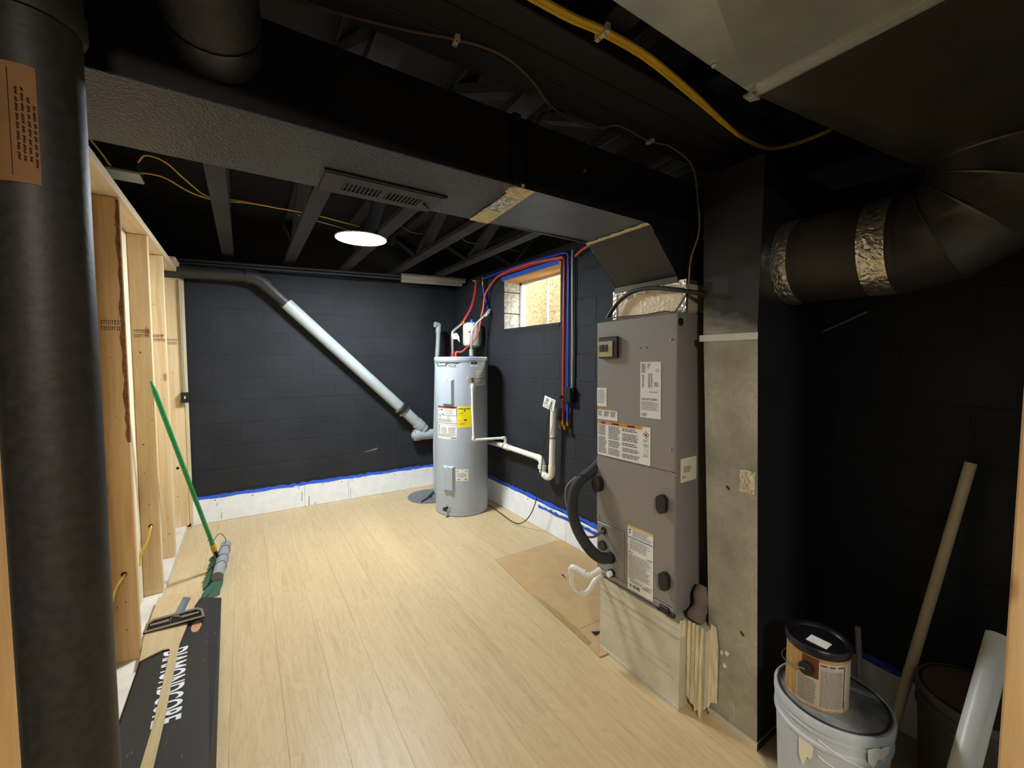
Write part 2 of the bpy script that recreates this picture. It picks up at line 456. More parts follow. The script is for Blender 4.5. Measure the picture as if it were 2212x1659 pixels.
def tag(o, label, cat, group=None):
    o['label'] = label; o['category'] = cat
    if group: o['group'] = group
    return o
def thing(name, label, cat, loc, group=None):
    o = bpy.data.objects.new(name, None); COL.objects.link(o); o.location = loc; o.empty_display_size = .05
    ORI[o.name] = Vector(loc)
    return tag(o, label, cat, group)
def lab(o, label): o['label'] = label; return o

def smooth_path(pts, k=8):
    P = [Vector(p) for p in pts]; out = []
    Q = [P[0] * 2 - P[1]] + P + [P[-1] * 2 - P[-2]]
    for i in range(1, len(Q) - 2):
        a, b, c, d = Q[i - 1:i + 3]
        for j in range(k):
            t = j / k
            out.append(.5 * ((2 * b) + (c - a) * t + (2 * a - 5 * b + 4 * c - d) * t * t + (3 * b - a - 3 * c + d) * t ** 3))
    out.append(P[-1]); return out

TXT = {}
def text_mesh(t):
    """(verts in 0..1 x 0..1 box, faces)"""
    if t in TXT: return TXT[t]
    cu_ = bpy.data.curves.new('t', 'FONT'); cu_.body = t; cu_.resolution_u = 3; cu_.offset = .022 if t.isupper() else .01
    ob = bpy.data.objects.new('t', cu_); COL.objects.link(ob)
    dg = bpy.context.evaluated_depsgraph_get()
    me = bpy.data.meshes.new_from_object(ob.evaluated_get(dg))
    vs = [v.co.copy() for v in me.vertices]; fs = [tuple(p.vertices) for p in me.polygons]
    bpy.data.objects.remove(ob); bpy.data.curves.remove(cu_); bpy.data.meshes.remove(me)
    x0 = min(v.x for v in vs); x1 = max(v.x for v in vs); y0 = min(v.y for v in vs); y1 = max(v.y for v in vs)
    vs = [((v.x - x0) / (x1 - x0), (v.y - y0) / (y1 - y0)) for v in vs]
    TXT[t] = (vs, fs); return TXT[t]

class Sheet:
    """a flat or curved label: map(u,v,h) with u to the right and v down, both 0..1"""
    def __init__(s, fn, nseg=1): s.fn = fn; s.n = nseg
    def quad(s, mb, u0, v0, u1, v1, h, mat):
        n = max(1, int(math.ceil(s.n * abs(u1 - u0))))
        vs = []; fs = []
        for i in range(n + 1):
            u = u0 + (u1 - u0) * i / n
            vs += [s.fn(u, v0, h), s.fn(u, v1, h)]
        for i in range(n): fs.append((2 * i, 2 * i + 1, 2 * i + 3, 2 * i + 2))
        mb.add(vs, fs, mat)
    def text(s, mb, t, u0, v0, u1, v1, h, mat):
        vs, fs = text_mesh(t)
        mb.add([s.fn(u0 + (u1 - u0) * x, v1 + (v0 - v1) * y, h) for x, y in vs], fs, mat)
    def poly(s, mb, pts, h, mat):
        mb.add([s.fn(u, v, h) for u, v in pts], [tuple(range(len(pts)))], mat)
    def para(s, mb, u0, v0, u1, v1, n, h, mat, fill=.55, rag=.25, words=True):
        for i in range(n):
            va = v0 + (v1 - v0) * i / n; vb = va + (v1 - v0) / n * fill
            end = u1 - (u1 - u0) * random.random() * rag
            u = u0
            while u < end:
                w = (u1 - u0) * random.uniform(.08, .3) if words else (u1 - u0)
                e = min(end, u + w)
                s.quad(mb, u, va, e, vb, h, mat); u = e + (u1 - u0) * .03
    def sheet(s, name, parent, mat, label=None, t=.0008):
        mb = MB(); s.quad(mb, 0, 0, 1, 1, t, mat)
        o = mb.build(name, mat, parent)
        if label: lab(o, label)
        return o

def flat(O, U, V, N):
    O, U, V, N = Vector(O), Vector(U), Vector(V), Vector(N).normalized()
    return Sheet(lambda u, v, h: O + U * u + V * v + N * h)
def curved(c, r, a0, a1, z0, z1, nseg=14):
    """a0,a1 degrees left to right; z0 top"""
    return Sheet(lambda u, v, h: Vector((c[0] + (r + h) * math.cos(math.radians(a0 + (a1 - a0) * u)), c[1] + (r + h) * math.sin(math.radians(a0 + (a1 - a0) * u)), z0 + (z1 - z0) * v)), nseg)

# ================================================================== SETTING
WY = 4.443; RX = 2.094; LX = -0.447
# ---- floor: slab + vinyl planks
fl = MB().box((-4, -4, -.16), (2.6, 5, -.008)).build('floor', m_slab, kind='structure')
PW, PL = .1835, 1.22
pcache = {}
def piece(cache, key, maker, name, mat, parent, loc):
    if key not in cache:
        o = maker().build(name, mat); me = o.data; bpy.data.objects.remove(o); cache[key] = me
    o = bpy.data.objects.new(name, cache[key]); COL.objects.link(o); o.parent = parent; o.location = loc
    return o
ncol = 14
for i in range(ncol):
    x0 = -.455 + i * PW; x1 = min(x0 + PW, RX - .012)
    if x1 - x0 < .02: continue
    y = .35 - random.choice((.0, .31, .62, .93)) + .1 * random.random()
    while y < WY - .013:
        ya, yb = max(y, .35), min(y + PL, WY - .013)
        if yb - ya > .03:
            w = round(x1 - x0, 3); L = round(yb - ya, 3)
            piece(pcache, (w, L), lambda: MB().box((0, 0, -.008), (w, L, 0), ch=.00025), 'plank', m_plank, fl, (x0, ya, 0))
        y += PL
lab(fl, 'pale oak vinyl plank floor')

# ---- block walls
bc = {}
def course_blocks(wall, along, plane, lo_, hi_, outward, z_list, joint0, hole=None, mat=m_block):
    """along: 'x' or 'y'; blocks proud of the slab by 6 mm"""
    BL = .4035; g = .0028
    for k, (za, zb) in enumerate(z_list):
        off = joint0 + (BL / 2 if k % 2 else 0)
        n0 = math.floor((lo_ - off) / BL)
        p = off + n0 * BL
        while p < hi_:
            a, b = max(p, lo_), min(p + BL, hi_)
            segs = [(a, b, za, zb)]
            if hole:
                ha, hb, hz0, hz1 = hole
                segs = []
                if zb <= hz0 + .01 or za >= hz1 - .01 or b <= ha or a >= hb: segs = [(a, b, za, zb)]
                else:
                    if a < ha - .02: segs.append((a, ha, za, zb))
                    if b > hb + .02: segs.append((hb, b, za, zb))
                    if za < hz0 - .02: segs.append((max(a, ha), min(b, hb), za, hz0))
                    if zb > hz1 + .02: segs.append((max(a, ha), min(b, hb), hz1, zb))
            for (sa, sb, z0, z1) in segs:
                L = round(sb - sa - 2 * g, 3); Hh = round(z1 - z0 - 2 * g, 3)
                if L < .012 or Hh < .012: continue
                key = (along, L, Hh)
                if along == 'x': mk = lambda: MB().box((0, 0, 0), (L, .03, Hh), ch=.003); loc = (sa + g, plane, z0 + g)
                else: mk = lambda: MB().box((0, 0, 0), (.03, L, Hh), ch=.003); loc = (plane, sa + g, z0 + g)
                piece(bc, key, mk, 'block', mat, wall, loc)
            p += BL
TOPW = 2.265
zl = [(.052 + .203 * k, min(.052 + .203 * (k + 1), TOPW)) for k in range(11)]
wb = MB().box((-1.2, WY + .002, -.1), (RX + .2, WY + .2, TOPW)).build('wall_back', m_block, kind='structure')
course_blocks(wb, 'x', WY, -.6, RX, -1, zl, -.044 + .2018)
HOLE = (2.54, 3.38, 1.725, 2.18)
wr = MB()
for (ya, yb, za, zb) in ((-1.0, HOLE[0], -.1, TOPW), (HOLE[1], WY + .2, -.1, TOPW), (HOLE[0], HOLE[1], -.1, HOLE[2]), (HOLE[0], HOLE[1], HOLE[3], TOPW)):
    wr.box((RX + .002, ya, za), (RX + .2, yb, zb))
wr = wr.build('wall_right', m_block, kind='structure')
course_blocks(wr, 'y', RX, -.4, WY, -1, zl, .12, HOLE)
# jamb blocks (bare grey) on the far jamb of the window, and the sill
for k, (za, zb) in enumerate(((1.725, 1.872), (1.880, 2.075), (2.083, 2.176))):
    MB().box((RX + .004, HOLE[1] - .012, za), (RX + .19, HOLE[1] + .02, zb), ch=.004).build('jamb_block', m_block_grey, wr)
MB().box((RX - .004, HOLE[0], HOLE[2] - .03), (RX + .19, HOLE[1], HOLE[2] + .004), ch=.006).build('sill_mortar', m_block, wr)
# far sides of the dark room around the camera
MB().box((-4, -4, -.1), (-3.9, 5, 2.75)).build('wall_left', m_ceil, kind='structure')
MB().box((-4, -4.1, -.1), (2.6, -4, 2.75)).build('wall_front', m_ceil, kind='structure')
MB().box((RX + .005, -4, -.1), (RX + .2, -1.0, TOPW)).build('wall_right_front', m_block, kind='structure')
MB().box((-4, WY + .005, -.1), (-1.2, WY + .2, TOPW)).build('wall_back_left', m_block, kind='structure')
# rim above the block walls, and subfloor
MB().box((-4, WY + .06, TOPW), (RX + .3, WY + .2, 2.72)).build('trim_1', m_ceil, kind='structure')
MB().box((RX + .23, -4, TOPW), (RX + .32, WY + .2, 2.72)).build('trim_2', m_ceil, kind='structure')
MB().box((RX + .03, -4, TOPW), (RX + .30, WY + .06, 2.328)).build('trim_3', m_beam, kind='structure')
MB().box((-4.1, -4.1, 2.70), (RX + .35, WY + .25, 2.76)).build('ceiling', m_ceil, kind='structure')

# ---- white base boards with screws
def board_row(name, axis, plane, pieces, ztop, screws):
    root = None
    mb = MB()
    a0, a1 = pieces[0][0], pieces[-1][1]
    if axis == 'x': mb.box((a0, plane - .004, 0), (a1, plane + .004, ztop - .004))
    else: mb.box((plane - .004, a0, 0), (plane + .004, a1, ztop - .004))
    root = mb.build(name, m_white_trim, kind='structure')
    for (a, b) in pieces:
        q = MB()
        if axis == 'x': q.box((a + .001, plane - .016, .001), (b - .001, plane - .004, ztop), ch=.002)
        else: q.box((plane - .016, a + .001, .001), (plane - .004, b - .001, ztop), ch=.002)
        q.build('board', m_white_trim, root)
    for s_, z in screws:
        q = MB()
        if axis == 'x': q.cyl((s_, plane - .0185, z), (s_, plane - .015, z), .005, 10)
        else: q.cyl((plane - .0185, s_, z), (plane - .015, s_, z), .005, 10)
        q.build('screw', m_scrape, root)
    return root
bb = board_row('baseboard_back', 'x', WY, [(-.427, .46), (.46, .862), (.862, RX - .02)], .218,
          [(-.25, .195), (.03, .19), (.41, .195), (.62, .195), (.80, .195), (.90, .195), (1.34, .19), (1.72, .19)])
for (x, z0, z1, w) in ((-.24, .14, .17, .004), (-.21, .02, .08, .003), (.43, .06, .15, .005), (.49, .005, .1, .006), (.545, .005, .03, .006), (.88, .01, .12, .003)):
    MB().prism([(x, WY - .0172, z0), (x + w, WY - .0172, z0), (x + w * 1.4, WY - .0172, z1), (x + w * .6, WY - .0172, z1)], (0, .001, 0)).build('scrape_mark', m_scrape, bb)
br = board_row('baseboard_right', 'y', RX, [(-.4, 1.2), (1.2, 2.43), (2.43, 3.65), (3.65, WY - .02)], .218,
          [(2.62, .2), (2.95, .2), (3.3, .2), (2.2, .2), (1.5, .2)])
# masking tape: ragged strip
def tape(name, pts_fn, a0, a1, n, label, z0, h, loc):
    mb = MB(); vs = []
    for i in range(n + 1):
        a = a0 + (a1 - a0) * i / n
        hh = h * (.55 + .45 * abs(math.sin(i * 1.7 + random.random()))) * random.uniform(.8, 1.1)
        vs += [pts_fn(a, z0 + .004 * math.sin(i * .9)), pts_fn(a, z0 + hh)]
    mb.add(vs, [(2 * i, 2 * i + 1, 2 * i + 3, 2 * i + 2) for i in range(n)])
    o = mb.build(name, m_tape, loc=loc)
    return tag(o, label, 'tape')
MB().prism([(1.02, WY - .0006, .465), (1.16, WY - .0006, .475), (1.17, WY - .0006, .50), (1.10, WY - .0006, .487)], (0, -.0008, 0)).build('scuff_mark', m_scuff, wb)
tape('masking_tape', lambda a, z: (a, WY - .008 - (.0 if z > .225 else .0095), z), -.425, RX - .03, 60, 'torn blue masking tape along the back wall above white board', .214, .034, (0, WY - .01, .214))
tape('masking_tape', lambda a, z: (RX - .008 - (.0 if z > .225 else .0095), a, z), 1.9, 4.2, 60, 'upper torn blue masking tape along the window wall', .224, .036, (RX - .01, 3, .224))
tape('masking_tape', lambda a, z: (RX - .0185, a, z), 1.9, 2.79, 26, 'lower blue masking tape strip on white board behind the air handler', .176, .03, (RX - .01, 2.3, .176))
tape('masking_tape', lambda a, z: (RX - .0085 - (.0 if z > .225 else .0095), a, z), .1, .95, 26, 'blue masking tape behind the buckets on the dark wall', .214, .03, (RX - .01, .5, .214))

# ---- floor trusses (bottom chord, top chord, webs)
TZ = 2.332
def make_truss(x, label, y0, y1, phase):
    t = thing('floor_truss', label, 'truss', (x, y0, TZ), 'floor trusses of the ceiling')
    MB().box((x - .044, y0, TZ), (x + .044, y1, TZ + .038), ch=.003).build('bottom_chord', m_truss, t)
    MB().box((x - .044, y0, 2.66), (x + .044, y1, 2.698), ch=.003).build('top_chord', m_truss, t)
    ST = .62; nb = int((phase - y0) / (2 * ST)) + 1
    for k in range(-1, nb):
        yn = phase - 2 * ST * k
        for sg in (1, -1):
            ya, yb = yn + sg * .03, yn + sg * ST
            if min(ya, yb) < y0 or max(ya, yb) > y1 - .02: continue
            za, zb = TZ + .034, 2.664
            d = Vector((0, yb - ya, zb - za)).normalized(); nrm = Vector((0, -d.z, d.y)) * .019
            P = [Vector((x - .044, ya, za)) + nrm, Vector((x - .044, yb, zb)) + nrm, Vector((x - .044, yb, zb)) - nrm, Vector((x - .044, ya, za)) - nrm]
            MB().prism(P, (.088, 0, 0)).build('web', m_truss, t)
    return t
tl = ['first floor truss beside the stud wall, yellow cables above it', 'second floor truss from the stud wall', 'floor truss carrying the round ceiling light',
      'floor truss just right of the round ceiling light', 'floor truss ending above the foam pipe sleeves', 'rightmost floor truss on top of the window wall']
for x, l, ph in zip((-.09, .38, .875, 1.345, 1.79, 2.275), tl, (3.55, 3.70, 3.66, 3.60, 3.47, 3.44)):
    make_truss(x, l, -2.2, WY + .05, ph)

# ---- built-up beam
bt = thing('ceiling_beam', 'black painted three-ply beam crossing under the ceiling above the duct', 'beam', (0, .97, 2.25))
for k in range(3):
    MB().box((-2.5, .84 + k * .0885, 2.252), (RX - .002, .84 + k * .0885 + .086, 2.331), ch=.003).build('ply', m_beam, bt)

# ---- stud wall
sw = MB().box((-.56, 1.1, .0), (-.537, WY - .01, 2.19)).build('wall_sheathing', m_ply, kind='structure'); sw.name = 'trim_4'
MB().box((-.536, 1.1, -.008), (LX, WY - .012, .03), ch=.002).build('trim_5', m_slab_pale, kind='structure')
def make_stud(y, label, mat, group='upright studs of the left wall', bark=False, stamp=True, xr=LX):
    x0 = -.536
    t = thing('wall_stud', label, 'stud', (x0 + .045, y, .03), group)
    MB().box((x0, y, .031), (xr, y + .038, 2.139), ch=.0025).build('timber', mat, t)
    if bark:
        mb = MB(); n = 30; vs = []
        for i in range(n + 1):
            z = 1.05 + 1.08 * i / n; w = .004 + .012 * abs(math.sin(i * .83)) * random.random() + .004
            vs += [(xr - w, y - .0012, z), (xr + .0012, y - .0012, z), (xr + .0012, y + .02, z)]
        fs = []
        for i in range(n): fs += [(3 * i, 3 * i + 1, 3 * i + 4, 3 * i + 3), (3 * i + 1, 3 * i + 2, 3 * i + 5, 3 * i + 4)]
        mb.add(vs, fs); mb.build('bark_edge', m_bark, t)
    if stamp:
        mb = MB(); sh = flat((x0 + .012, y, 1.60), (.07, 0, 0), (0, 0, -.05), (0, -1, 0))
        for v0, v1 in ((0, .36), (.55, .9)):
            u = .02
            while u < .95:
                w = random.uniform(.05, .11); sh.quad(mb, u, v0, u + w * .8, v0 + .09, .0008, m_ink); 
                sh.quad(mb, u, v0, u + .025, v1, .0008, m_ink)
                if random.random() < .6: sh.quad(mb, u, v1 - .09, u + w * .7, v1, .0008, m_ink)
                u += w + .035
        mb.build('grade_stamp', m_ink, t, kind='stuff')
    mb = MB(); sh = flat((x0, y, 2.1), (.088, 0, 0), (0, 0, -2.05), (0, -1, 0))
    for _ in range(9):
        u, v = random.uniform(.1, .9), random.uniform(.02, .98)
        sh.quad(mb, u, v, u + random.uniform(.02, .09), v + random.uniform(.001, .004), .0008, m_ink)
    mb.build('pencil_mark', m_ink, t, kind='stuff')
    return t
make_stud(1.45, 'stud left of the black steel post, seen at the lower left', m_pine_dark, bark=False)
s1 = make_stud(2.51, 'nearest full stud right of the post with a dark barky edge', m_pine_dark, bark=True)
s2 = make_stud(3.162, 'second stud right of the post with a yellow cable through it', m_pine)
s3 = make_stud(3.70, 'third stud right of the post, streaky grain', m_pine)
s4 = make_stud(4.36, 'last stud against the black back wall', m_pine, xr=-.43)
MB().box((-.43, 4.40, .031), (-.405, 4.428, 2.13), ch=.002).build('edge_strip', m_strip_wood, s4)
for s_, y, z in ((s1, 2.51, .445), (s2, 3.162, .447), (s4, 4.36, .53)):
    MB().cyl((-.49, y - .0012, z), (-.49, y + .001, z), .011, 14).build('drilled_hole', m_dark, s_)
tp = thing('wall_top_plate', 'pine top plate lying along the heads of the studs', 'timber', (-.49, 1.1, 2.14))
MB().box((-.536, 1.1, 2.141), (-.437, 4.36, 2.179), ch=.003).build('timber', m_pine_h, tp)
MB().box((-.536, 4.1, 2.18), (-.42, 4.40, 2.218), ch=.003).build('plate_offcut', m_pine_h, tp)
o = MB().tube(smooth_path([(-.488, 2.53, .445), (-.488, 2.5, .442), (-.508, 2.47, .41), (-.53, 2.47, .32), (-.533, 2.47, .22)]), .006, 8, flat=.6).build('cable_loop', m_ycable_p, loc=(-.49, 2.5, .4), smooth=True)
tag(o, 'yellow cable looping out of the nearest stud', 'cable')
o = MB().tube(smooth_path([(-.488, 3.19, .447), (-.488, 3.15, .442), (-.503, 3.12, .375), (-.53, 3.1, .31), (-.534, 3.08, .25)]), .006, 8, flat=.6).build('cable_loop', m_ycable_p, loc=(-.49, 3.15, .4), smooth=True)
tag(o, 'yellow cable looping out of the second stud', 'cable')

# stud beside the camera, right edge of the frame
t = thing('door_stud', 'pine stud close to the camera along the right edge', 'stud', (1.155, .075, 0))
MB().box((1.133, .03, 0), (1.172, .118, 2.085), ch=.003).build('timber', m_pine_dark, t)
MB().box((1.06, .0, -.008), (1.3, .118, .0)).build('foot_plate', m_slab_pale, t)

MB().box((1.174, .03, 0), (RX - .002, .078, 2.3)).build('wall_near', m_white, kind='structure')  # unseen partition beyond the stud, added to keep lamp light off the right wall
# ---- window
w = MB(); fx = RX + .178
ya, yb, za, zb = HOLE[0], HOLE[1], HOLE[2], HOLE[3]
for (a, b, c, d) in ((ya, ya + .03, za, zb), (yb - .042, yb - .012, za, zb), (ya, yb, za, za + .026), (ya, yb, zb - .026, zb)):
    w.box((fx, a, c), (fx + .05, b, d))
win = w.build('window_1', m_frame, kind='structure')
MB().box((fx + .008, 2.948, za + .02), (fx + .03, 2.955, zb - .02)).build('mullion', m_conduit, win)
MB().box((fx + .012, ya + .02, za + .02), (fx + .016, 2.952, zb - .02)).build('pane', m_glass, win)
MB().box((fx + .024, 2.955, za + .02), (fx + .028, yb - .03, zb - .02)).build('pane', m_glass, win)
MB().box((RX - .004, ya - .01, zb - .004), (RX + .18, yb + .0, zb + .02), ch=.002).build('header_board', m_header, win)
MB().box((RX - .0065, ya + .0, zb + .003), (RX - .003, yb + .03, zb + .042)).build('tape_edge', m_tape, win)
MB().box((RX - .008, ya - .02, zb - .02), (RX + .03, ya + .01, zb + .02)).build('shim', m_header, win)
# outside the glass: strand board and well
wo = MB().box((2.72, 2.2, 1.2), (2.74, 3.98, 2.62)).build('strand_board', m_osb, loc=(2.73, 3.1, 1.2)); tag(wo, 'sunlit strand board standing outside the basement window', 'board')
wo = MB().box((2.70, 3.985, 1.2), (2.74, 4.35, 2.6)).build('foam_board', m_well, loc=(2.72, 4.1, 1.2)); tag(wo, 'pale foam board seen at the left of the window pane', 'board')
MB().box((2.3, 2.0, 1.2), (2.75, 4.5, 1.3)).build('trim_6', m_ground, kind='structure')

# ================================================================== SUPPLY DUCT
DZ0, DZ1, DY0, DY1 = 1.95, 2.155, 1.07, 1.405
dt = thing('supply_duct', 'long black stippled rectangular duct below the trusses', 'duct', (0, 1.24, DZ0))
MB().box((-2.5, DY0, DZ0), (.715, DY1, DZ0 + .003)).build('bottom_panel', m_stip, dt)
MB().box((-2.5, DY0, DZ0 + .003), (.715, DY0 + .003, DZ1)).build('front_panel', m_black_sheet, dt)
MB().box((-2.5, DY0 + .003, DZ0 + .003), (.715, DY1, DZ1)).build('duct_body', m_black_sheet, dt)
# joint with mastic
q = MB()
q.add([(.705, DY0 - .004, DZ0 - .003), (.775, DY0 - .004, DZ0 - .003), (.80, DY1 + .002, DZ0 - .003), (.72, DY1 + .002, DZ0 - .003)], [(0, 1, 2, 3)])
lab(q.build('mastic_joint', m_mastic, dt), 'cream sealant band across the joint')
MB().box((.712, DY0 + .08, DZ0 - .0045), (.765, DY0 + .25, DZ0 - .0035)).build('foil_strip', m_foil, dt)
lab(MB().box((.725, DY0 + .2, DZ0 - .0056), (.775, DY0 + .29, DZ0 - .0046)).build('tape_patch', m_yel_tape, dt), 'yellowed tape patch')
MB().box((.69, DY0 - .012, DZ0 - .002), (.715, DY0 - .001, DZ1 + .003)).build('joint_cleat', m_black_sheet, dt)
MB().box((.745, DY0 - .006, DZ0 - .002), (.757, DY0 + .002, DZ1)).build('joint_cleat', m_black_sheet, dt)
q = MB(); random.seed(11)
for i in range(26):
    q.sphere((.70 + random.random() * .04, DY0 - .004 + random.random() * .05, DZ0 + .0 + random.random() * .012), .006 + .006 * random.random(), n=5)
q.build('sealant_lumps', m_mastic, dt, kind='stuff')
# bare elbow
et = thing('duct_elbow', 'bare zinc duct elbow dropping onto the air handler', 'duct', (1.2, 1.24, DZ0))
XA, XB, XC = .717, 1.318, 1.50
MB().add([(XA, DY0, DZ0), (XB, DY0, DZ0), (XB, DY1, DZ0), (XA, DY1, DZ0)], [(0, 1, 2, 3)]).build('bottom_panel', m_galv, et)
prof = [(XA, DZ0 + .001), (XB, DZ0 + .001), (XC, 1.772), (XC, 1.752), (1.965, 1.752), (1.965, DZ1), (XA, DZ1)]
lab(MB().add([(x, DY0 - .001, z) for x, z in prof], [tuple(range(7))]).build('front_panel', m_black_sheet, et), 'black painted side panel')
MB().add([(x, DY1, z) for x, z in prof], [tuple(range(7))]).build('back_panel', m_black_sheet, et)
MB().add([(XA, DY0, DZ1), (1.965, DY0, DZ1), (1.965, DY1, DZ1), (XA, DY1, DZ1)], [(0, 1, 2, 3)]).build('top_panel', m_black_sheet, et)
MB().add([(1.965, DY0, 1.752), (1.965, DY0, DZ1), (1.965, DY1, DZ1), (1.965, DY1, 1.752)], [(0, 1, 2, 3)]).build('rear_panel', m_black_sheet, et)
lab(MB().box((XB, DY0 - .003, 0), (XB + .001, DY1, .001)).build('sloped_panel', m_dkgrey_sheet, et), 'dark grey sloped panel') if False else None
q = MB(); q.prism([(XB + .004, DY0 - .002, DZ0 - .004), (XC, DY0 - .002, 1.768), (XC, DY1 - .01, 1.768), (XB + .004, DY1 - .0, DZ0 - .004)], (-.002, 0, -.002))
lab(q.build('sloped_panel', m_dkgrey_sheet, et), 'dark grey sloped panel')
MB().box((XC - .006, DY0 - .004, 1.745), (XC + .01, DY1 + .002, 1.768)).build('bottom_flange', m_galv_dk, et)
# mastic at bend: jagged strip
q = MB(); vs = []
for i in range(15):
    f = i / 14; y = DY0 - .003 + (DY1 - DY0 + .004) * f
    a = .02 + .006 * math.sin(i * 2.1); b = .034 if f > .45 else .022
    vs += [(XB - a, y, DZ0 - .0025), (XB + .004, y, DZ0 - .0065), (XB + .004 + b, y, DZ0 - .0065 - b * .985)]
fs = []
for i in range(14): fs += [(3 * i, 3 * i + 1, 3 * i + 4, 3 * i + 3), (3 * i + 1, 3 * i + 2, 3 * i + 5, 3 * i + 4)]
q.add(vs, fs); lab(q.build('mastic_seam', m_mastic, et), 'cream sealant along the bend')
q = MB().add([(XA + .05, DY1 - .002, DZ0 - .001), (XB - .02, DY1 - .002, DZ0 - .001), (XB - .02, DY1 - .025, DZ0 - .009)], [(0, 1, 2)]); q.build('bent_lip', m_galv, et)
MB().cyl((.98, DY0 - .002, 2.06), (.98, DY0 - .008, 2.06), .006, 10).build('screw', m_screw, et)

# register in duct bottom
rt = thing('ceiling_register', 'dark slotted air register set in the stippled duct', 'register', (.385, 1.235, DZ0))
rz = DZ0 - .006
V = {}
def reg(x0, y0, x1, y1, z0=rz, z1=DZ0 - .0005): return MB().box((x0, y0, z0), (x1, y1, z1))
rx0, rx1, ry0, ry1 = .205, .556, 1.268, 1.408
q = MB()
for (a, b, c, d) in ((rx0, ry0, rx1, 1.312), (rx0, 1.372, rx1, ry1), (rx0, 1.312, .262, 1.372), (.372, 1.312, .389, 1.372), (.502, 1.312, rx1, 1.372)):
    q.box((a, c if False else b, rz), (c, d, DZ0 - .0005))
q.build('face_plate', m_grille, rt)
MB().box((.2, ry0 - .016, DZ0 - .005), (.565, ry0 - .003, DZ0 - .0008)).build('gap_shade_strip', m_dark, rt)  # solid dark strip that paints in the shade along the plate edge
MB().box((.26, 1.31, DZ0 - .0015), (.505, 1.374, DZ0 - .0005)).build('throat', m_dark, rt)
for a, b in ((.262, .372), (.389, .502)):
    for i in range(9):
        x = a + (b - a) * (i + .5) / 9
        MB().prism([(x - .004, 1.312, rz + .0005), (x + .001, 1.312, rz + .0005), (x + .004, 1.312, DZ0 - .0016), (x - .001, 1.312, DZ0 - .0016)], (0, .06, 0)).build('louver', m_grille, rt)
MB().tube([(.515, 1.34, rz), (.522, 1.335, rz - .008), (.535, 1.345, rz - .01)], .004, 6).build('lever', m_grille, rt)

# round take-off on the duct's front
rt2 = thing('round_takeoff', 'black round take-off elbow on the front of the long duct', 'duct', (.07, 1.06, 2.05))
def arc(c, r, a0, a1, n, f): return [f(c, r, math.radians(a0 + (a1 - a0) * i / n)) for i in range(n + 1)]
seg = [Vector((-.03, 1.068, 2.075)), Vector((-.032, 1.01, 2.08)), Vector((-.04, .95, 2.105)), Vector((-.05, .90, 2.16)), Vector((-.05, .88, 2.24))]
tg = [Vector((0, -1, 0)), Vector((-.1, -1, .2)), Vector((-.35, -1, .75)), Vector((-.3, -.5, 1)), Vector((-.1, -.1, 1))]
for i in range(4):
    MB().tube([seg[i], seg[i + 1]], [.083, .083], 24, tan=[tg[i], tg[i + 1]]).build('gore', m_takeoff, rt2, smooth=True)
for i in range(1, 4):
    d = tg[i].normalized()
    MB().tube([seg[i] - d * .004, seg[i] + d * .004], .085, 24, tan=[d, d]).build('crimp_ring', m_black_sheet, rt2, smooth=True)

# ================================================================== AIR HANDLER
FX = 1.443
FY0, FY1 = 1.008, 1.45
at = thing('air_handler', 'tall taupe air handler cabinet on a zinc base', 'air handler', (FX, 1.23, .365))
MB().box((FX + .004, FY0, .378), (1.985, FY1, 1.612), ch=.003).build('cabinet', m_furn, at)
MB().box((FX, FY0 + .002, .968), (FX + .012, FY1 - .002, 1.610), ch=.003).build('upper_panel', m_furn, at)
MB().prism([(FX, FY0 + .002, .41), (FX, FY0 + .002, .962), (FX, FY1 - .002, .962), (FX, FY1 - .002, .642), (FX, 1.271, .642), (FX, 1.271, .41)], (.012, 0, 0)).build('lower_panel', m_furn, at)
MB().box((FX - .001, 1.275, .408), (FX + .012, FY1 - .002, .637), ch=.002).build('access_panel', m_furn, at)
MB().box((FX - .001, FY0 + .003, .378), (FX + .02, FY1 - .003, .404), ch=.002).build('drip_rail', m_furn, at)
MB().box((FX - .012, 1.03, .376), (FX + .002, 1.075, .402), ch=.003).build('rail_clip', m_plug, at)
MB().box((FX - .007, FY0 - .004, .37), (FX + .004, 1.03, .388), ch=.002).build('rail_clip', m_plug, at)
for y, z in ((1.032, 1.506), (1.030, 1.062), (1.028, .858), (1.024, .438), (1.258, .585), (1.257, .463), (FY1 - .012, .665)):
    MB().cyl((FX + .001, y, z), (FX - .005, y, z), .0055, 10).build('screw', m_screw, at)
for y, z in ((1.185, 1.478), (1.150, 1.478)):
    MB().cyl((FX + .001, y, z), (FX - .001, y, z), .003, 8).build('pin_hole', m_dark, at)
MB().prism([(FX - .006, 1.04, .966), (FX - .006, 1.0, .957), (FX - .006, 1.0, .962), (FX - .006, 1.04, .972)], (.004, 0, 0)).build('door_latch', m_screw, at)
def plug(y0, y1, z0, z1, d=.022):
    n = 10; r = (y1 - y0) / 2; c = (y0 + y1) / 2; P = []
    for i in range(n + 1): a = math.pi * i / n; P.append((FX, c + r * math.cos(a), z1 - r + r * math.sin(a)))
    for i in range(n + 1): a = math.pi + math.pi * i / n; P.append((FX, c + r * math.cos(a), z0 + r + r * math.sin(a)))
    MB().prism(P, (-d, 0, 0)).build('handle_cup', m_plug, at)
plug(1.040, 1.086, .79, .868); plug(1.026, 1.071, .472, .548); plug(1.402, FY1 + .004, .79, .864, .03)
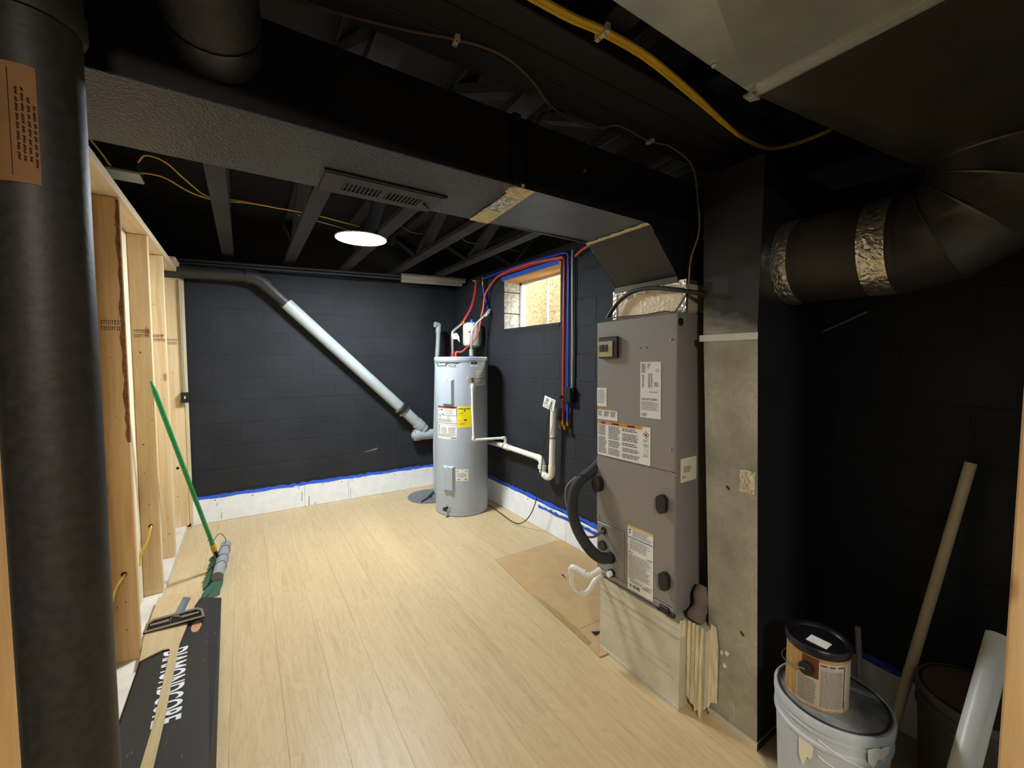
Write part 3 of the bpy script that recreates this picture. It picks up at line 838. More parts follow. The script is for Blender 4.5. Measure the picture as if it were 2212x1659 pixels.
# breaker window
MB().box((FX - .02, 1.305, 1.437), (FX, FY1 - .032, 1.537), ch=.003).build('breaker_housing', m_plug, at)
q = MB().box((FX - .026, 1.325, 1.445), (FX - .0205, FY1 - .034, 1.517)); lab(q.build('breaker_cover', m_clear, at), 'clear hinged breaker cover')
bk = at
for y in (1.352, 1.38): MB().box((FX - .029, y, 1.468), (FX - .0262, y + .024, 1.502), ch=.002).build('breaker_switch', m_plug, at)
# labels: u runs to the viewer's right (-Y)
def fl_(y0, y1, z0, z1, n='label', label=None, mat=m_paper, d=.0005):
    sh = flat((FX - d, y0, z1), (0, y1 - y0, 0), (0, 0, z0 - z1), (-1, 0, 0))
    return sh, sh.sheet(n, at, mat, label)
sh, L = fl_(1.184, 1.078, 1.178, 1.417, 'rating_label', 'tall white rating label')
q = MB(); sh.para(q, .06, .03, .28, .2, 8, .0016, m_print_g); sh.quad(q, .36, .03, .42, .12, .0016, m_print_l); sh.quad(q, .42, .03, .5, .07, .0016, m_print_l)
sh.poly(q, [(.83 + .07 * math.cos(a * .628), .15 + .03 * math.sin(a * .628)) for a in range(10)], .0016, m_print_l)
sh.quad(q, .8, .13, .86, .165, .0019, m_paper)
sh.para(q, .1, .23, .2, .46, 13, .0016, m_print_g, words=False); sh.para(q, .4, .21, .5, .46, 14, .0016, m_print_g, words=False); sh.para(q, .53, .21, .6, .46, 14, .0016, m_print_g, words=False)
sh.para(q, .68, .36, .92, .44, 4, .0016, m_print_g); sh.para(q, .45, .53, .92, .55, 1, .0016, m_print_g); sh.para(q, .08, .65, .92, .69, 2, .0016, m_print_g); sh.para(q, .05, .71, .93, .87, 9, .0016, m_print_l)
sh.para(q, .08, .92, .4, .98, 3, .0016, m_print_g); q.build('print', None, L, kind='stuff')
sh, L = fl_(1.446, 1.383, 1.208, 1.297, 'notice_label', 'small white notice label')
q = MB(); sh.para(q, .3, .05, .6, .09, 1, .0016, m_print_g); sh.para(q, .08, .12, .92, .85, 11, .0016, m_print_l); q.build('print', None, L, kind='stuff')
sh, L = fl_(1.444, 1.315, 1.145, 1.196, 'caution_label', 'small white label with a thin orange edge')
q = MB(); sh.quad(q, .0, .0, 1, .1, .0016, m_orange)
for a, b in ((.05, .25), (.33, .62), (.66, .95)): sh.para(q, a, .2, b, .7, 5, .0016, m_print_g)
q.build('print', None, L, kind='stuff')
sh, L = fl_(1.443, 1.129, .972, 1.137, 'warning_label', 'large white warning label with an orange band')
q = MB(); sh.quad(q, .0, .0, .86, .085, .0016, m_orange)
for a, b in ((.08, .17), (.3, .44), (.6, .74)): sh.quad(q, a, .02, b, .065, .0019, m_print)
for a, b, pp in ((.02, .2, ((.11, .42), (.45, .95))), (.23, .47, ((.12, .5), (.53, .72), (.75, .95))), (.5, .82, ((.12, .22), (.26, .48), (.52, .62), (.66, .78), (.82, .95)))):
    for v0, v1 in pp: sh.para(q, a, v0, b, v1, max(2, int((v1 - v0) * 26)), .0016, m_print_g)
sh.poly(q, [(.925, .10), (.978, .2), (.925, .3), (.872, .2)], .0016, m_red); sh.poly(q, [(.925, .125), (.965, .2), (.925, .275), (.885, .2)], .0018, m_paper)
sh.poly(q, [(.925, .155), (.945, .2), (.938, .235), (.912, .235), (.905, .2), (.918, .19)], .002, m_print)
sh.para(q, .88, .33, .97, .4, 3, .0016, m_print_l); sh.para(q, .88, .44, .97, .54, 4, .0016, m_print_l)
sh.quad(q, .895, .58, .955, .67, .0016, m_print_l); sh.quad(q, .9, .59, .95, .66, .0018, m_paper); sh.para(q, .88, .71, .97, .8, 4, .0016, m_print_l)
q.build('print', None, L, kind='stuff')
sh, L = fl_(1.252, 1.112, .388, .682, 'refrigerant_label', 'tall cream refrigerant label')
q = MB(); sh.quad(q, 0, 0, 1, .035, .0016, m_amber); sh.quad(q, .06, .055, .14, .075, .0016, m_print); sh.quad(q, .06, .1, .12, .12, .0016, m_print)
sh.para(q, .2, .05, .95, .16, 6, .0016, m_print_l); sh.quad(q, .03, .175, .97, .188, .0016, m_bluep); sh.para(q, .1, .21, .9, .37, 9, .0016, m_print_l)
sh.quad(q, .03, .405, .22, .413, .0016, m_print); sh.quad(q, .76, .412, .97, .42, .0016, m_print); sh.para(q, .05, .44, .95, .79, 22, .0016, m_print_l)
sh.quad(q, .03, .802, .25, .81, .0016, m_print); sh.quad(q, .72, .835, .97, .843, .0016, m_print); sh.para(q, .1, .83, .65, .88, 3, .0016, m_print_l)
sh.para(q, .6, .86, .95, .9, 3, .0016, m_print_g)
sh.text(q, 'R-454B', .1, .905, .5, .955, .0016, m_print); q.build('print', None, L, kind='stuff')
sh = flat((1.475, FY0 - .0005, 1.02), (.108, 0, .002), (0, 0, -.098), (0, -1, 0)); L = sh.sheet('side_label', at, m_cream, 'white label on the cabinet side')
q = MB(); sh.para(q, .2, .36, .7, .62, 5, .0016, m_print_g); sh.para(q, .1, .75, .35, .85, 3, .0016, m_print_g); q.build('print', None, L, kind='stuff')
MB().cyl((1.468, FY0 + .001, 1.575), (1.468, FY0 - .004, 1.575), .016, 16).build('knockout', m_plug, at)
MB().cyl((FX - .012, 1.345, .418), (FX + .003, 1.345, .418), .019, 20).build('drain_port', m_plug, at)
lab(MB().cyl((FX - .03, 1.345, .418), (FX - .012, 1.345, .418), .013, 16).build('port_plug', m_pvc, at), 'white plug in the drain port')
MB().cyl((FX - .014, 1.405, .53), (FX + .003, 1.405, .53), .024, 20).build('grommet', m_plug, at)
MB().cyl((FX - .016, 1.352, .49), (FX + .003, 1.352, .49), .027, 20).build('grommet', m_plug, at)
MB().tube([(FX - .003, 1.40 + .012 * math.cos(a), .604 + .016 * math.sin(a)) for a in [i * .524 for i in range(13)]], .005, 8).build('grommet', m_rub, at)
at.rotation_euler = (-.018, 0, 0)

# insulated line loop
o = MB().tube(smooth_path([(1.50, 1.475, .93), (1.44, 1.478, .885), (1.37, 1.52, .81), (1.335, 1.515, .72), (1.325, 1.478, .63), (1.335, 1.41, .553), (1.37, 1.365, .505), (1.425, 1.353, .49)]), .026, 14).build('refrigerant_hose', m_rub_g, loc=(1.33, 1.48, .63), smooth=True)
tag(o, 'thick black insulated hose looping beside the air handler', 'hose')
o = MB().tube(smooth_path([(1.385, 1.545, .84), (1.335, 1.56, .79), (1.315, 1.535, .72), (1.31, 1.48, .65), (1.325, 1.435, .60), (1.37, 1.405, .585), (1.436, 1.40, .604)]), .0055, 8).build('control_wire', m_brown, loc=(1.32, 1.53, .72), smooth=True)
tag(o, 'thin brown wire tied along the insulated hose', 'wire')
o = MB().tube([Vector((1.395, 1.498, .845)) + (Vector((0.55, 0, -.55)) * math.cos(a) * .0 + Vector((0, 1, 0)) * math.cos(a) + Vector((-.72, 0, .69)) * math.sin(a)) * .028 for a in [i * .4 for i in range(17)]], .0025, 6).build('cable_tie', m_plug, loc=(1.395, 1.49, .845))
tag(o, 'cable tie around the insulated hose', 'tie')
# condensate trap
pt = thing('condensate_trap', 'white plastic drain trap curling out of the air handler', 'pipe', (1.36, 1.44, .27))
MB().tube(smooth_path([(1.41, 1.392, .42), (1.365, 1.405, .40), (1.345, 1.418, .395)], 4), .0145, 12).build('outlet_arm', m_pvc, pt, smooth=True)
MB().tube(smooth_path([(1.352, 1.415, .396), (1.335, 1.455, .408), (1.325, 1.48, .413), (1.322, 1.494, .41), (1.322, 1.5, .395), (1.323, 1.5, .375)], 5), .0165, 12).build('elbow', m_pvc, pt, smooth=True)
MB().tube(smooth_path([(1.323, 1.5, .38), (1.325, 1.499, .33), (1.335, 1.484, .296), (1.355, 1.45, .287), (1.38, 1.435, .31), (1.40, 1.427, .345), (1.425, 1.424, .362), (1.46, 1.424, .365)], 6), .0125, 12).build('trap_bend', m_pvc, pt, smooth=True)
MB().tube([(1.347, 1.43, .401), (1.344, 1.437, .403)], .0185, 12).build('collar', m_pvc, pt, smooth=True)

# base plenum
bt2 = thing('base_plenum', 'pale zinc sheet box the air handler stands on', 'plenum', (FX, 1.2, 0))
MB().box((FX, .98, .002), (1.985, 1.424, .362)).build('box', m_galv_base, bt2)
MB().box((FX - .002, .98, .336), (FX, 1.424, .362)).build('top_hem', m_galv_base, bt2)
MB().box((FX - .0015, .98, .30), (FX, 1.424, .306)).build('crease', m_smear, bt2)
MB().box((FX - .004, .978, .0), (FX + .002, 1.424, .014)).build('bottom_hem', m_galv_bright, bt2)
q = MB()
for z, y0, y1 in ((.29, .99, 1.4), (.262, 1.1, 1.42), (.19, 1.25, 1.41), (.12, 1.0, 1.2), (.155, 1.02, 1.3)):
    q.add([(FX - .0008, y0, z), (FX - .0008, y1, z + .004), (FX - .0008, y1, z + .007), (FX - .0008, y0, z + .005)], [(0, 1, 2, 3)])
q.build('smear', m_smear, bt2, kind='stuff')

# foil plenum on top
fp = thing('foil_plenum', 'foil-wrapped plenum on top of the air handler', 'plenum', (1.7, 1.22, 1.615))
MB().box((1.50, 1.03, 1.618), (1.95, 1.415, 1.745), ch=.012).build('wrap', m_foil_w, fp)
MB().box((1.498, 1.03, 1.735), (1.96, 1.415, 1.752)).build('top_tape', m_foil, fp)
MB().box((1.496, 1.395, 1.62), (1.51, 1.418, 1.752)).build('corner_tape', m_foil, fp)
MB().box((1.497, 1.027, 1.62), (1.512, 1.045, 1.75)).build('corner_tape', m_foil, fp)
q = MB(); sh = flat((1.4985, 1.37, 1.73), (0, -.3, 0), (0, 0, -.03), (-1, 0, 0)); random.seed(5)
for i in range(16):
    u = i / 16; q.tube(smooth_path([sh.fn(u + .04 * random.random(), random.random(), .001) for _ in range(4)], 4), .0011, 4)
q.build('marker_scribble', m_paper, fp, kind='stuff')
o = MB().tube(smooth_path([(1.47, 1.43, 1.625), (1.475, 1.405, 1.66), (1.478, 1.36, 1.702), (1.478, 1.29, 1.732), (1.478, 1.19, 1.736), (1.478, 1.08, 1.716), (1.50, .985, 1.69), (1.62, .95, 1.67)]), .0095, 10).build('power_cable', m_cord, loc=(1.47, 1.43, 1.62), smooth=True)
tag(o, 'thick black cable arching over the foil plenum', 'cable')
o = MB().tube(smooth_path([(1.455, 1.42, 1.622), (1.458, 1.36, 1.626), (1.46, 1.2, 1.622), (1.46, 1.1, 1.627), (1.462, 1.06, 1.616)]), .003, 6).build('sensor_wire', m_brown, loc=(1.455, 1.2, 1.62), smooth=True)
tag(o, 'thin dark wire lying along the air handler top', 'wire')

# thermostat cable along the beam with staples
o = MB().tube(smooth_path([(1.462, 1.052, 1.616), (1.48, 1.02, 1.68), (1.48, 1.005, 1.73), (1.48, .998, 1.82), (1.48, .966, 1.92), (1.48, .975, 2.043), (1.46, .99, 2.17), (1.38, 1.03, 2.235), (1.30, 1.062, 2.246), (1.13, 1.052, 2.246), (1.08, 1.095, 2.244), (.99, 1.115, 2.244), (.86, 1.095, 2.246), (.735, 1.03, 2.248), (.605, .992, 2.248), (.48, 1.012, 2.248), (.37, 1.05, 2.248), (.21, 1.09, 2.247), (-.1, 1.15, 2.247)], 6), .0035, 6).build('thermostat_cable', m_brown, loc=(1.46, 1.05, 1.62), smooth=True)
tag(o, 'thin brown cable stapled along the beam down to the air handler', 'cable')
def staple(p, d, label, w=.015, h=.012):
    d = Vector(d).normalized(); p = Vector(p); side = Vector((-d.y, d.x, 0))
    t = thing('cable_staple', label, 'staple', p, 'cable staples on the beam')
    P = [p + d * a * .0045 for a in (-1, 1)]
    q = MB()
    pr = [(-w, 0), (w, 0), (w, -h), (-w, -h)]
    q.prism([p - d * .006 + side * a + Vector((0, 0, b)) for a, b in pr], d * .012); q.build('strap', m_staple, t)
    for sg in (-1, 1): MB().cyl(p + side * .010 * sg + Vector((0, 0, -h - .003)), p + side * .010 * sg + Vector((0, 0, -h)), .0035, 8).build('nail', m_screw, t)
staple((1.303, 1.060, 2.250), (1, .1, 0), 'cream staple on the brown cable nearest the tall duct')
staple((.482, 1.011, 2.2515), (1, -.1, 0), 'cream staple on the brown cable at the middle of the beam')
staple((.775, .783, 2.2515), (1, 0, 0), 'cream staple holding the yellow cable bundle', .022, .02)
yp = smooth_path([(.2, .80, 2.246), (.63, .798, 2.245), (.775, .783, 2.244), (.945, .781, 2.244), (1.20, .81, 2.244), (1.44, .845, 2.246), (1.58, .857, 2.244), (1.71, .835, 2.235), (1.79, .787, 2.25), (1.85, .715, 2.275), (1.90, .66, 2.31)], 6)
yt = thing('yellow_cable_bundle', 'yellow cable bundle hanging along the near edge of the beam', 'cable', (.775, .783, 2.244))
for k in range(3):
    MB().tube([p + Vector((0, (k - 1) * .0075 * (1 - min(1, max(0, (p.x - 1.2) / .4))), .003 * (k % 2))) for p in yp], .0055, 8).build('cable', m_ycable, yt, smooth=True)

# ================================================================== TALL RETURN DUCT
rd = thing('return_duct', 'tall zinc return duct standing beside the air handler', 'duct', (1.53, .8, 0))
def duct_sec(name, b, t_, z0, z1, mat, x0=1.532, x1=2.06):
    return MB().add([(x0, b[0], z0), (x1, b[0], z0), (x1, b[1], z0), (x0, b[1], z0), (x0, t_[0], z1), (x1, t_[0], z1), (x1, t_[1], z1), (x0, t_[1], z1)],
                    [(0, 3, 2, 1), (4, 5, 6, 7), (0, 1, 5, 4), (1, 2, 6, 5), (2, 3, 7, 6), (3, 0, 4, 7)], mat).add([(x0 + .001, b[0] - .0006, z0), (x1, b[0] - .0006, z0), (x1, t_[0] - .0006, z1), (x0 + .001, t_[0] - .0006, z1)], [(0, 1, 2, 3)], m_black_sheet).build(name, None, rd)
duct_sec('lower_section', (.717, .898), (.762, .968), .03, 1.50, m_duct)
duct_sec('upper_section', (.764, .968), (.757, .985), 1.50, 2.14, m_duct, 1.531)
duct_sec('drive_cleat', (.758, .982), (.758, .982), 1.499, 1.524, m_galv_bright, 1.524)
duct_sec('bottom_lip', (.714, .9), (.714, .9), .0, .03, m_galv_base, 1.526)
lab(MB().box((1.529, .753, .94), (1.5315, .809, 1.024)).build('foil_patch', m_foil, rd), 'crumpled foil tape patch')
for (y, z, w_, h_) in ((.856, .277, .012, .02), (.835, .285, .018, .022), (.842, .232, .016, .02)):
    MB().prism([(1.5305, y, z), (1.5305, y + w_ * .6, z + h_ * .3), (1.5305, y + w_ * .3, z + h_), (1.5305, y - w_ * .5, z + h_ * .7)], (-.001, 0, 0)).build('paint_chip', m_paper, rd)
for y, z in ((.86, .945), (.79, .41)): MB().prism([(1.5305, y, z), (1.5305, y - .012, z - .012), (1.5305, y - .016, z - .008), (1.5305, y - .003, z + .004)], (-.001, 0, 0)).build('dent', m_dark, rd)
for y in (.803, .812): MB().box((1.5295, y, .03), (1.5315, y + .003, .115)).build('drip_streak', m_galv_bright, rd)
# connector between base and return duct with mastic
ct = thing('return_connector', 'sealant-smeared sheet collar joining base plenum and return duct', 'duct', (1.55, .94, .02))
MB().box((1.49, .899, .04), (1.95, .979, .36)).build('collar', m_galv_base, ct)
q = MB(); random.seed(3); vs = []
ny, nz = 9, 16
for i in range(ny + 1):
    for j in range(nz + 1):
        f = i / ny; z0 = .02 if 0 else .05 - .055 * (f if f > .3 else 0) + .012 * math.sin(i * 2.3)
        z = z0 + (.372 - z0) * j / nz
        vs.append((1.4885 - .004 * random.random() - (.006 if i % 2 else 0), .9795 - .08 * f, z))
q.add(vs, [(i * (nz + 1) + j, i * (nz + 1) + j + 1, (i + 1) * (nz + 1) + j + 1, (i + 1) * (nz + 1) + j) for i in range(ny) for j in range(nz)])
lab(q.build('mastic_smear', m_streak, ct), 'ragged cream sealant smear')
MB().prism([(1.527, .894, .06), (1.527, .868, .075), (1.527, .868, .30), (1.527, .874, .335), (1.527, .879, .375), (1.527, .9, .38), (1.5225, .9, .02)], (-.004, 0, 0)).build('mastic_smear', m_mastic, ct)
MB().box((1.4415, .978, .31), (1.475, .983, .375)).build('mastic_smear', m_mastic, ct)
MB().box((1.4895, .93, .0415), (1.4935, .975, .075)).build('blue_tape_scrap', m_tape, ct)
o = MB(); random.seed(9)
o.tube(smooth_path([(1.50, .955, .375), (1.53, .95, .43), (1.56, .955, .50)], 4), [.03 + .006 * math.sin(i * 1.3) for i in range(9)], 14)
o.tube(smooth_path([(1.515, .935, .385), (1.53, .928, .42), (1.545, .945, .45), (1.535, .955, .40), (1.515, .935, .382)], 5), .008, 8)
o = o.build('filter_rag', m_ragbrown, loc=(1.52, .95, .37), smooth=True); tag(o, 'rolled taupe rag stuffed between air handler and return duct', 'rag')

# ================================================================== RIGHT SIDE ROUND PIPE, PLENUM
PX, PZ, PR = 1.75, 1.79, .15
rp = thing('round_duct', 'black round duct with two foil tape bands', 'duct', (PX, .76, PZ))
MB().tube([(PX, .775, PZ), (PX, .43, PZ)], PR, 40).build('pipe', m_blackpipe, rp, smooth=True)
def ring(y0, y1, r, name, mat): 
    return MB().tube([(PX, y0, PZ), (PX, y0 * .7 + y1 * .3, PZ), (PX, y0 * .3 + y1 * .7, PZ), (PX, y1, PZ)], [r, r + .001, r + .0015, r], 40).build(name, mat, rp, smooth=True)
lab(ring(.772, .712, PR + .004, 'foil_band', m_foil), 'crumpled foil band at the return duct')
lab(ring(.515, .447, PR + .003, 'foil_band', m_foil), 'bright foil band before the elbow')
# gored elbow
el = thing('gored_elbow', 'dark sheet metal elbow of the round duct', 'duct', (PX, .3, 1.9))
R_ = .19; cy_, cz_ = .43, PZ + R_
def el_p(f): a = math.radians(90) * f; return Vector((PX, cy_ - R_ * math.sin(a), cz_ - R_ * math.cos(a))), Vector((0, -math.cos(a), math.sin(a)))
for i in range(4):
    (p0, t0_), (p1, t1_) = el_p(i / 4), el_p((i + 1) / 4)
    MB().tube([p0, p0.lerp(p1, .06), p0.lerp(p1, .94), p1], [PR + .006, PR + .002, PR + .002, PR + .006], 40, tan=[t0_, t0_.lerp(t1_, .06), t0_.lerp(t1_, .94), t1_]).build('gore', m_galv_dk if i else m_blackpipe, el, smooth=True)
# rect duct with cross break + transition
pl = thing('overhead_duct', 'big zinc trunk duct overhead at the upper right', 'duct', (1.1, .583, 2.1))
SX, TY0, TY1, Z0, Z1 = 1.1, .08, .583, 2.10, 2.325
x0 = -.6; cxm, cym = .30, .307
q = MB(); P = [(x0, TY0, Z0), (SX, TY0, Z0), (SX, TY1, Z0), (x0, TY1, Z0), (cxm, cym, Z0 - .06)]
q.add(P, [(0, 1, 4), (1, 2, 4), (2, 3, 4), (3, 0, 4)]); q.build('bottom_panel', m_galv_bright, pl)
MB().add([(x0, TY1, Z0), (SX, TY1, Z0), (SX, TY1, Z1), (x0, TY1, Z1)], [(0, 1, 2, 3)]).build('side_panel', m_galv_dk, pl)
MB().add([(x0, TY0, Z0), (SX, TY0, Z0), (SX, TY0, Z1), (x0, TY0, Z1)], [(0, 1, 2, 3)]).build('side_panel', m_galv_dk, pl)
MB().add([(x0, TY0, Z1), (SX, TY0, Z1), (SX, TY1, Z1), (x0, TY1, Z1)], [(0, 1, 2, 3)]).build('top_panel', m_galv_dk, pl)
q = MB(); q.box((SX - .012, TY0, Z0 - .006), (SX + .018, TY1 + .003, Z0 + .0)); q.box((SX - .004, TY0, Z0 - .014), (SX + .0, TY1 + .003, Z0 - .004)); q.build('drive_cleat', m_galv_bright, pl)
MB().prism([(SX - .02, TY1 - .012, Z0 - .008), (SX + .022, TY1 - .012, Z0 - .008), (SX + .018, TY1 + .012, Z0 - .004), (SX - .016, TY1 + .012, Z0 - .004)], (0, 0, -.006)).build('cleat_tab', m_galv_bright, pl)
MB().sphere((.92, TY1 - .01, Z0 - .003), .008, n=6).build('rivet', m_galv_bright, pl)
tr = thing('duct_transition', 'smoky zinc transition from square trunk to round elbow', 'duct', (1.3, .4, 2.05))
n = 32; ccx, ccy, ccz = PX, cy_ - R_, cz_ + .01
circ = [(ccx + PR * math.cos(2 * math.pi * k / n), ccy + PR * math.sin(2 * math.pi * k / n), ccz) for k in range(n)]
# corner order matches circle quadrants: k=0 +X, n/4 +Y, n/2 -X, 3n/4 -Y
cor = {0: (SX, TY1, Z1), 1: (SX, TY1, Z0), 2: (SX, TY0, Z0), 3: (SX, TY0, Z1)}   # quadrants (+x+y),(-x+y),(-x-y),(+x-y)
q = MB(); vs = circ + [cor[i] for i in range(4)]; fs = []
for k in range(n):
    quad = (k * 4) // n
    fs.append((k, (k + 1) % n, n + quad))
for i in range(4):
    kk = ((i + 1) * n // 4) % n
    fs.append((kk, n + i, n + (i + 1) % 4))
q.add(vs, fs); q.build('shell', m_galv_dk, tr)
MB().tube([(ccx, ccy, ccz + .004), (ccx, ccy, ccz - .012)], PR + .004, 40, cap=False).build('collar', m_galv_dk, tr, smooth=True)
o = MB().tube(smooth_path([(RX - .012, .62, 1.62), (RX - .012, .80, 1.54), (RX - .01, 1.0, 1.50)], 5), .006, 6).build('wall_wire', m_brown, loc=(RX - .01, .8, 1.55)); tag(o, 'dim brown wire on the dark wall below the round duct', 'wire')

# ================================================================== STEEL POST
cpx, cpy, cr_ = -.254, .934, .055
st = thing('steel_post', 'black steel post with a kraft sticker close to the camera', 'post', (cpx, cpy, 0))
MB().lathe((cpx, cpy), [(cr_, 0), (cr_, 1.95)], 64).build('tube', m_steel_post, st, smooth=True)
MB().lathe((cpx, cpy), [(cr_ - .002, 1.92), (cr_ + .004, 1.918), (cr_ + .0065, 1.924), (cr_ + .0065, 1.955), (cr_ + .003, 1.962), (cr_ + .003, 2.236)], 64).build('sleeve', m_steel_post, st, smooth=True)
MB().lathe((cpx, cpy), [(cr_ + .03, -.006), (cr_ + .03, .004), (cr_, .006)], 32).build('base_plate', m_steel_post, st)
MB().box((cpx - .1, cpy - .08, 2.237), (cpx + .1, cpy + .1, 2.249)).build('cap_plate', m_steel_post, st)
# sticker wraps the face turned to the camera; lines of script run downwards
sk = curved((cpx, cpy), cr_, -150, -72.5, 1.835, 1.672, 16)
L = sk.sheet('sticker', st, m_sticker, 'worn kraft sticker with lines of slanted script')
q = MB(); random.seed(21)
for u, v0, v1 in ((.94, .33, .86), (.87, .27, .84), (.795, .2, .85), (.72, .2, .82), (.63, .05, .95)):
    v = v0
    while v < v1:
        ln = random.uniform(.03, .09); P = []
        vv = v; k = 0
        if u < .65: sk.quad(q, u, v0, u + .012, v1, .0014, m_ink); break
        while vv < min(v + ln, v1):
            P.append(sk.fn(u + (.03 if k % 2 else 0) + random.uniform(-.004, .006), vv, .0015)); vv += .009; k += 1
        if len(P) > 2: q.tube(P, .0007, 4)
        v += ln + .016
q.build('script_lines', m_ink, L, kind='stuff')

# ================================================================== BACK WALL PIPES
dp = thing('drain_pipe', 'big drain pipe running along the back wall and slanting down', 'pipe', (.1, 4.35, 2.1))
DPY = WY - .09; DR = .056
MB().tube([(-.75, DPY, 2.145), (.05, DPY, 2.165)], DR, 24).build('level_run', m_pvc_bk, dp, smooth=True)
MB().tube(smooth_path([(.03, DPY, 2.165), (.10, DPY, 2.158), (.16, DPY, 2.125), (.21, DPY, 2.08)], 6), DR + .008, 24).build('elbow', m_pvc_bk, dp, smooth=True)
A, B = Vector((.19, DPY, 2.098)), Vector((.33, DPY, 1.985)); C_ = Vector((1.46, DPY, .862)); D_ = Vector((1.66, DPY, .662))
E2 = A.lerp(C_, .12)
lab(MB().tube([A, E2], DR, 24).build('upper_slope', m_pvc_bk, dp, smooth=True), 'black painted top of the slanting run')
lab(MB().tube([E2, C_], DR, 24).build('slope', m_pvc_g, dp, smooth=True), 'grey slanting run')
K = E2.lerp(C_, .955); dd = (C_ - A).normalized()
MB().tube([K - dd * .035, K + dd * .045], DR + .008, 24).build('rubber_coupling', m_rub, dp, smooth=True)
for s_ in (-.026, .036): MB().tube([K + dd * (s_ - .007), K + dd * (s_ + .007)], DR + .011, 24).build('hose_clamp', m_wire, dp, smooth=True)
for s_ in (-.026, .036): MB().box(K + dd * s_ + Vector((-.06, -.05, -.05)), K + dd * s_ + Vector((-.04, -.03, -.03))).build('clamp_screw', m_screw, dp)
MB().tube([C_ - dd * .02, D_], DR, 24).build('lower_slope', m_pvc_g, dp, smooth=True)
MB().tube([D_ - dd * .12, D_ - dd * .05], DR + .007, 24).build('hub', m_pvc_g, dp, smooth=True)
MB().tube([(1.555, DPY, .61), (2.05, DPY, .60)], DR, 24).build('wye', m_pvc_g, dp, smooth=True)
MB().tube([(1.54, DPY, .61), (1.60, DPY, .609)], DR + .006, 24).build('hub', m_pvc_g, dp, smooth=True)
MB().tube([(1.522, DPY, .61), (1.545, DPY, .61)], .038, 8).build('cleanout_plug', m_pvc_g, dp)
MB().box((1.512, DPY - .014, .596), (1.524, DPY + .014, .624)).build('cleanout_square', m_pvc_g, dp)

sp = thing('supply_pipes', 'pair of thin black pipes running just below the trusses', 'pipe', (0, 4.38, 2.25))
for k, (z0, z1) in enumerate(((2.252, 2.318), (2.226, 2.288))):
    MB().tube([(-.7, 4.385, z0 - .008), (2.07, 4.2 + .01 * k, z1)], .011, 10).build('pipe', m_truss, sp, smooth=True)
fo = thing('foam_sleeve', 'upper grey foam sleeve on the thin pipes', 'insulation', (1.7, 4.22, 2.3), 'pipe foam sleeves')
def on_pipe(x, k): f = (x + .7) / 2.77; return Vector((x, 4.385 + (4.2 + .01 * k - 4.385) * f, (2.244, 2.218)[k] + ((2.318, 2.288)[k] - (2.244, 2.218)[k]) * f))
MB().tube([on_pipe(1.385, 0), on_pipe(2.09, 0)], .030, 20).build('foam', m_foam, fo, smooth=True)
fo = thing('foam_sleeve', 'lower grey foam sleeve tucked behind the upper one', 'insulation', (1.7, 4.24, 2.26), 'pipe foam sleeves')
MB().tube([on_pipe(1.39, 1) + Vector((0, .012, -.008)), on_pipe(2.06, 1) + Vector((0, .012, -.008))], .026, 20).build('foam', m_foam, fo, smooth=True)

# PEX around the heater
def pipe(name, pts, r, mat, label, cat='pipe', k=6, n=10, group=None):
    P = smooth_path(pts, k)
    o = MB().tube(P, r, n).build(name, mat, loc=P[0], smooth=True); return tag(o, label, cat, group)
HC = (1.739, 3.577)
hp = thing('hot_water_line', 'red hot water line with a braided end on the heater', 'pipe', (1.672, 3.62, 1.48))
MB().tube(smooth_path([(1.672, 3.62, 1.475), (1.667, 3.62, 1.607), (1.672, 3.62, 1.695), (1.735, 3.62, 1.755), (1.77, 3.62, 1.783)]), .012, 12).build('braided_end', m_braid, hp, smooth=True)
MB().tube([(1.762, 3.62, 1.778), (1.785, 3.62, 1.803)], .015, 12).build('crimp', m_brass, hp, smooth=True)
MB().tube(smooth_path([(1.78, 3.62, 1.798), (1.881, 3.65, 1.941), (1.948, 3.70, 2.08), (1.975, 3.72, 2.20)]), .0115, 12).build('tubing', m_redpex, hp, smooth=True)
MB().tube([(1.975, 3.72, 2.185), (1.978, 3.722, 2.235)], .012, 10).build('fitting', m_brass, hp, smooth=True)
MB().tube([(1.94, 3.722, 2.225), (2.0, 3.722, 2.228)], .009, 10).build('fitting', m_brass, hp, smooth=True)
MB().tube([(1.671, 3.62, 1.462), (1.671, 3.62, 1.50)], .017, 12).build('nipple', m_redpex, hp, smooth=True)
MB().prism([(1.655, 3.602, 1.68), (1.705, 3.60, 1.69), (1.73, 3.60, 1.655), (1.735, 3.60, 1.60), (1.71, 3.60, 1.63), (1.66, 3.602, 1.63)], (0, -.001, 0)).build('paper_tag', m_paper, hp)
cp = thing('cold_water_line', 'blue cold water line with a braided end on the heater', 'pipe', (1.858, 3.6, 1.47))
MB().tube(smooth_path([(1.858, 3.60, 1.52), (1.859, 3.60, 1.60), (1.869, 3.60, 1.728), (1.921, 3.60, 1.798), (2.00, 3.60, 1.87), (2.035, 3.60, 1.905)]), .012, 12).build('braided_end', m_braid, cp, smooth=True)
MB().tube(smooth_path([(2.035, 3.60, 1.905), (2.055, 3.62, 1.945), (2.063, 3.65, 2.00), (2.057, 3.69, 2.09), (2.045, 3.70, 2.19)]), .0115, 12).build('tubing', m_bluepex, cp, smooth=True)
MB().tube([(2.045, 3.70, 2.18), (2.043, 3.70, 2.26)], .011, 10).build('fitting', m_brass, cp, smooth=True)
MB().tube([(2.005, 3.70, 2.236), (2.05, 3.70, 2.236)], .009, 10).build('fitting', m_brass, cp, smooth=True)
lab(MB().tube([(1.858, 3.60, 1.462), (1.858, 3.60, 1.535)], .02, 14).build('union', m_galv_bright, cp, smooth=True), 'steel union on the heater top')
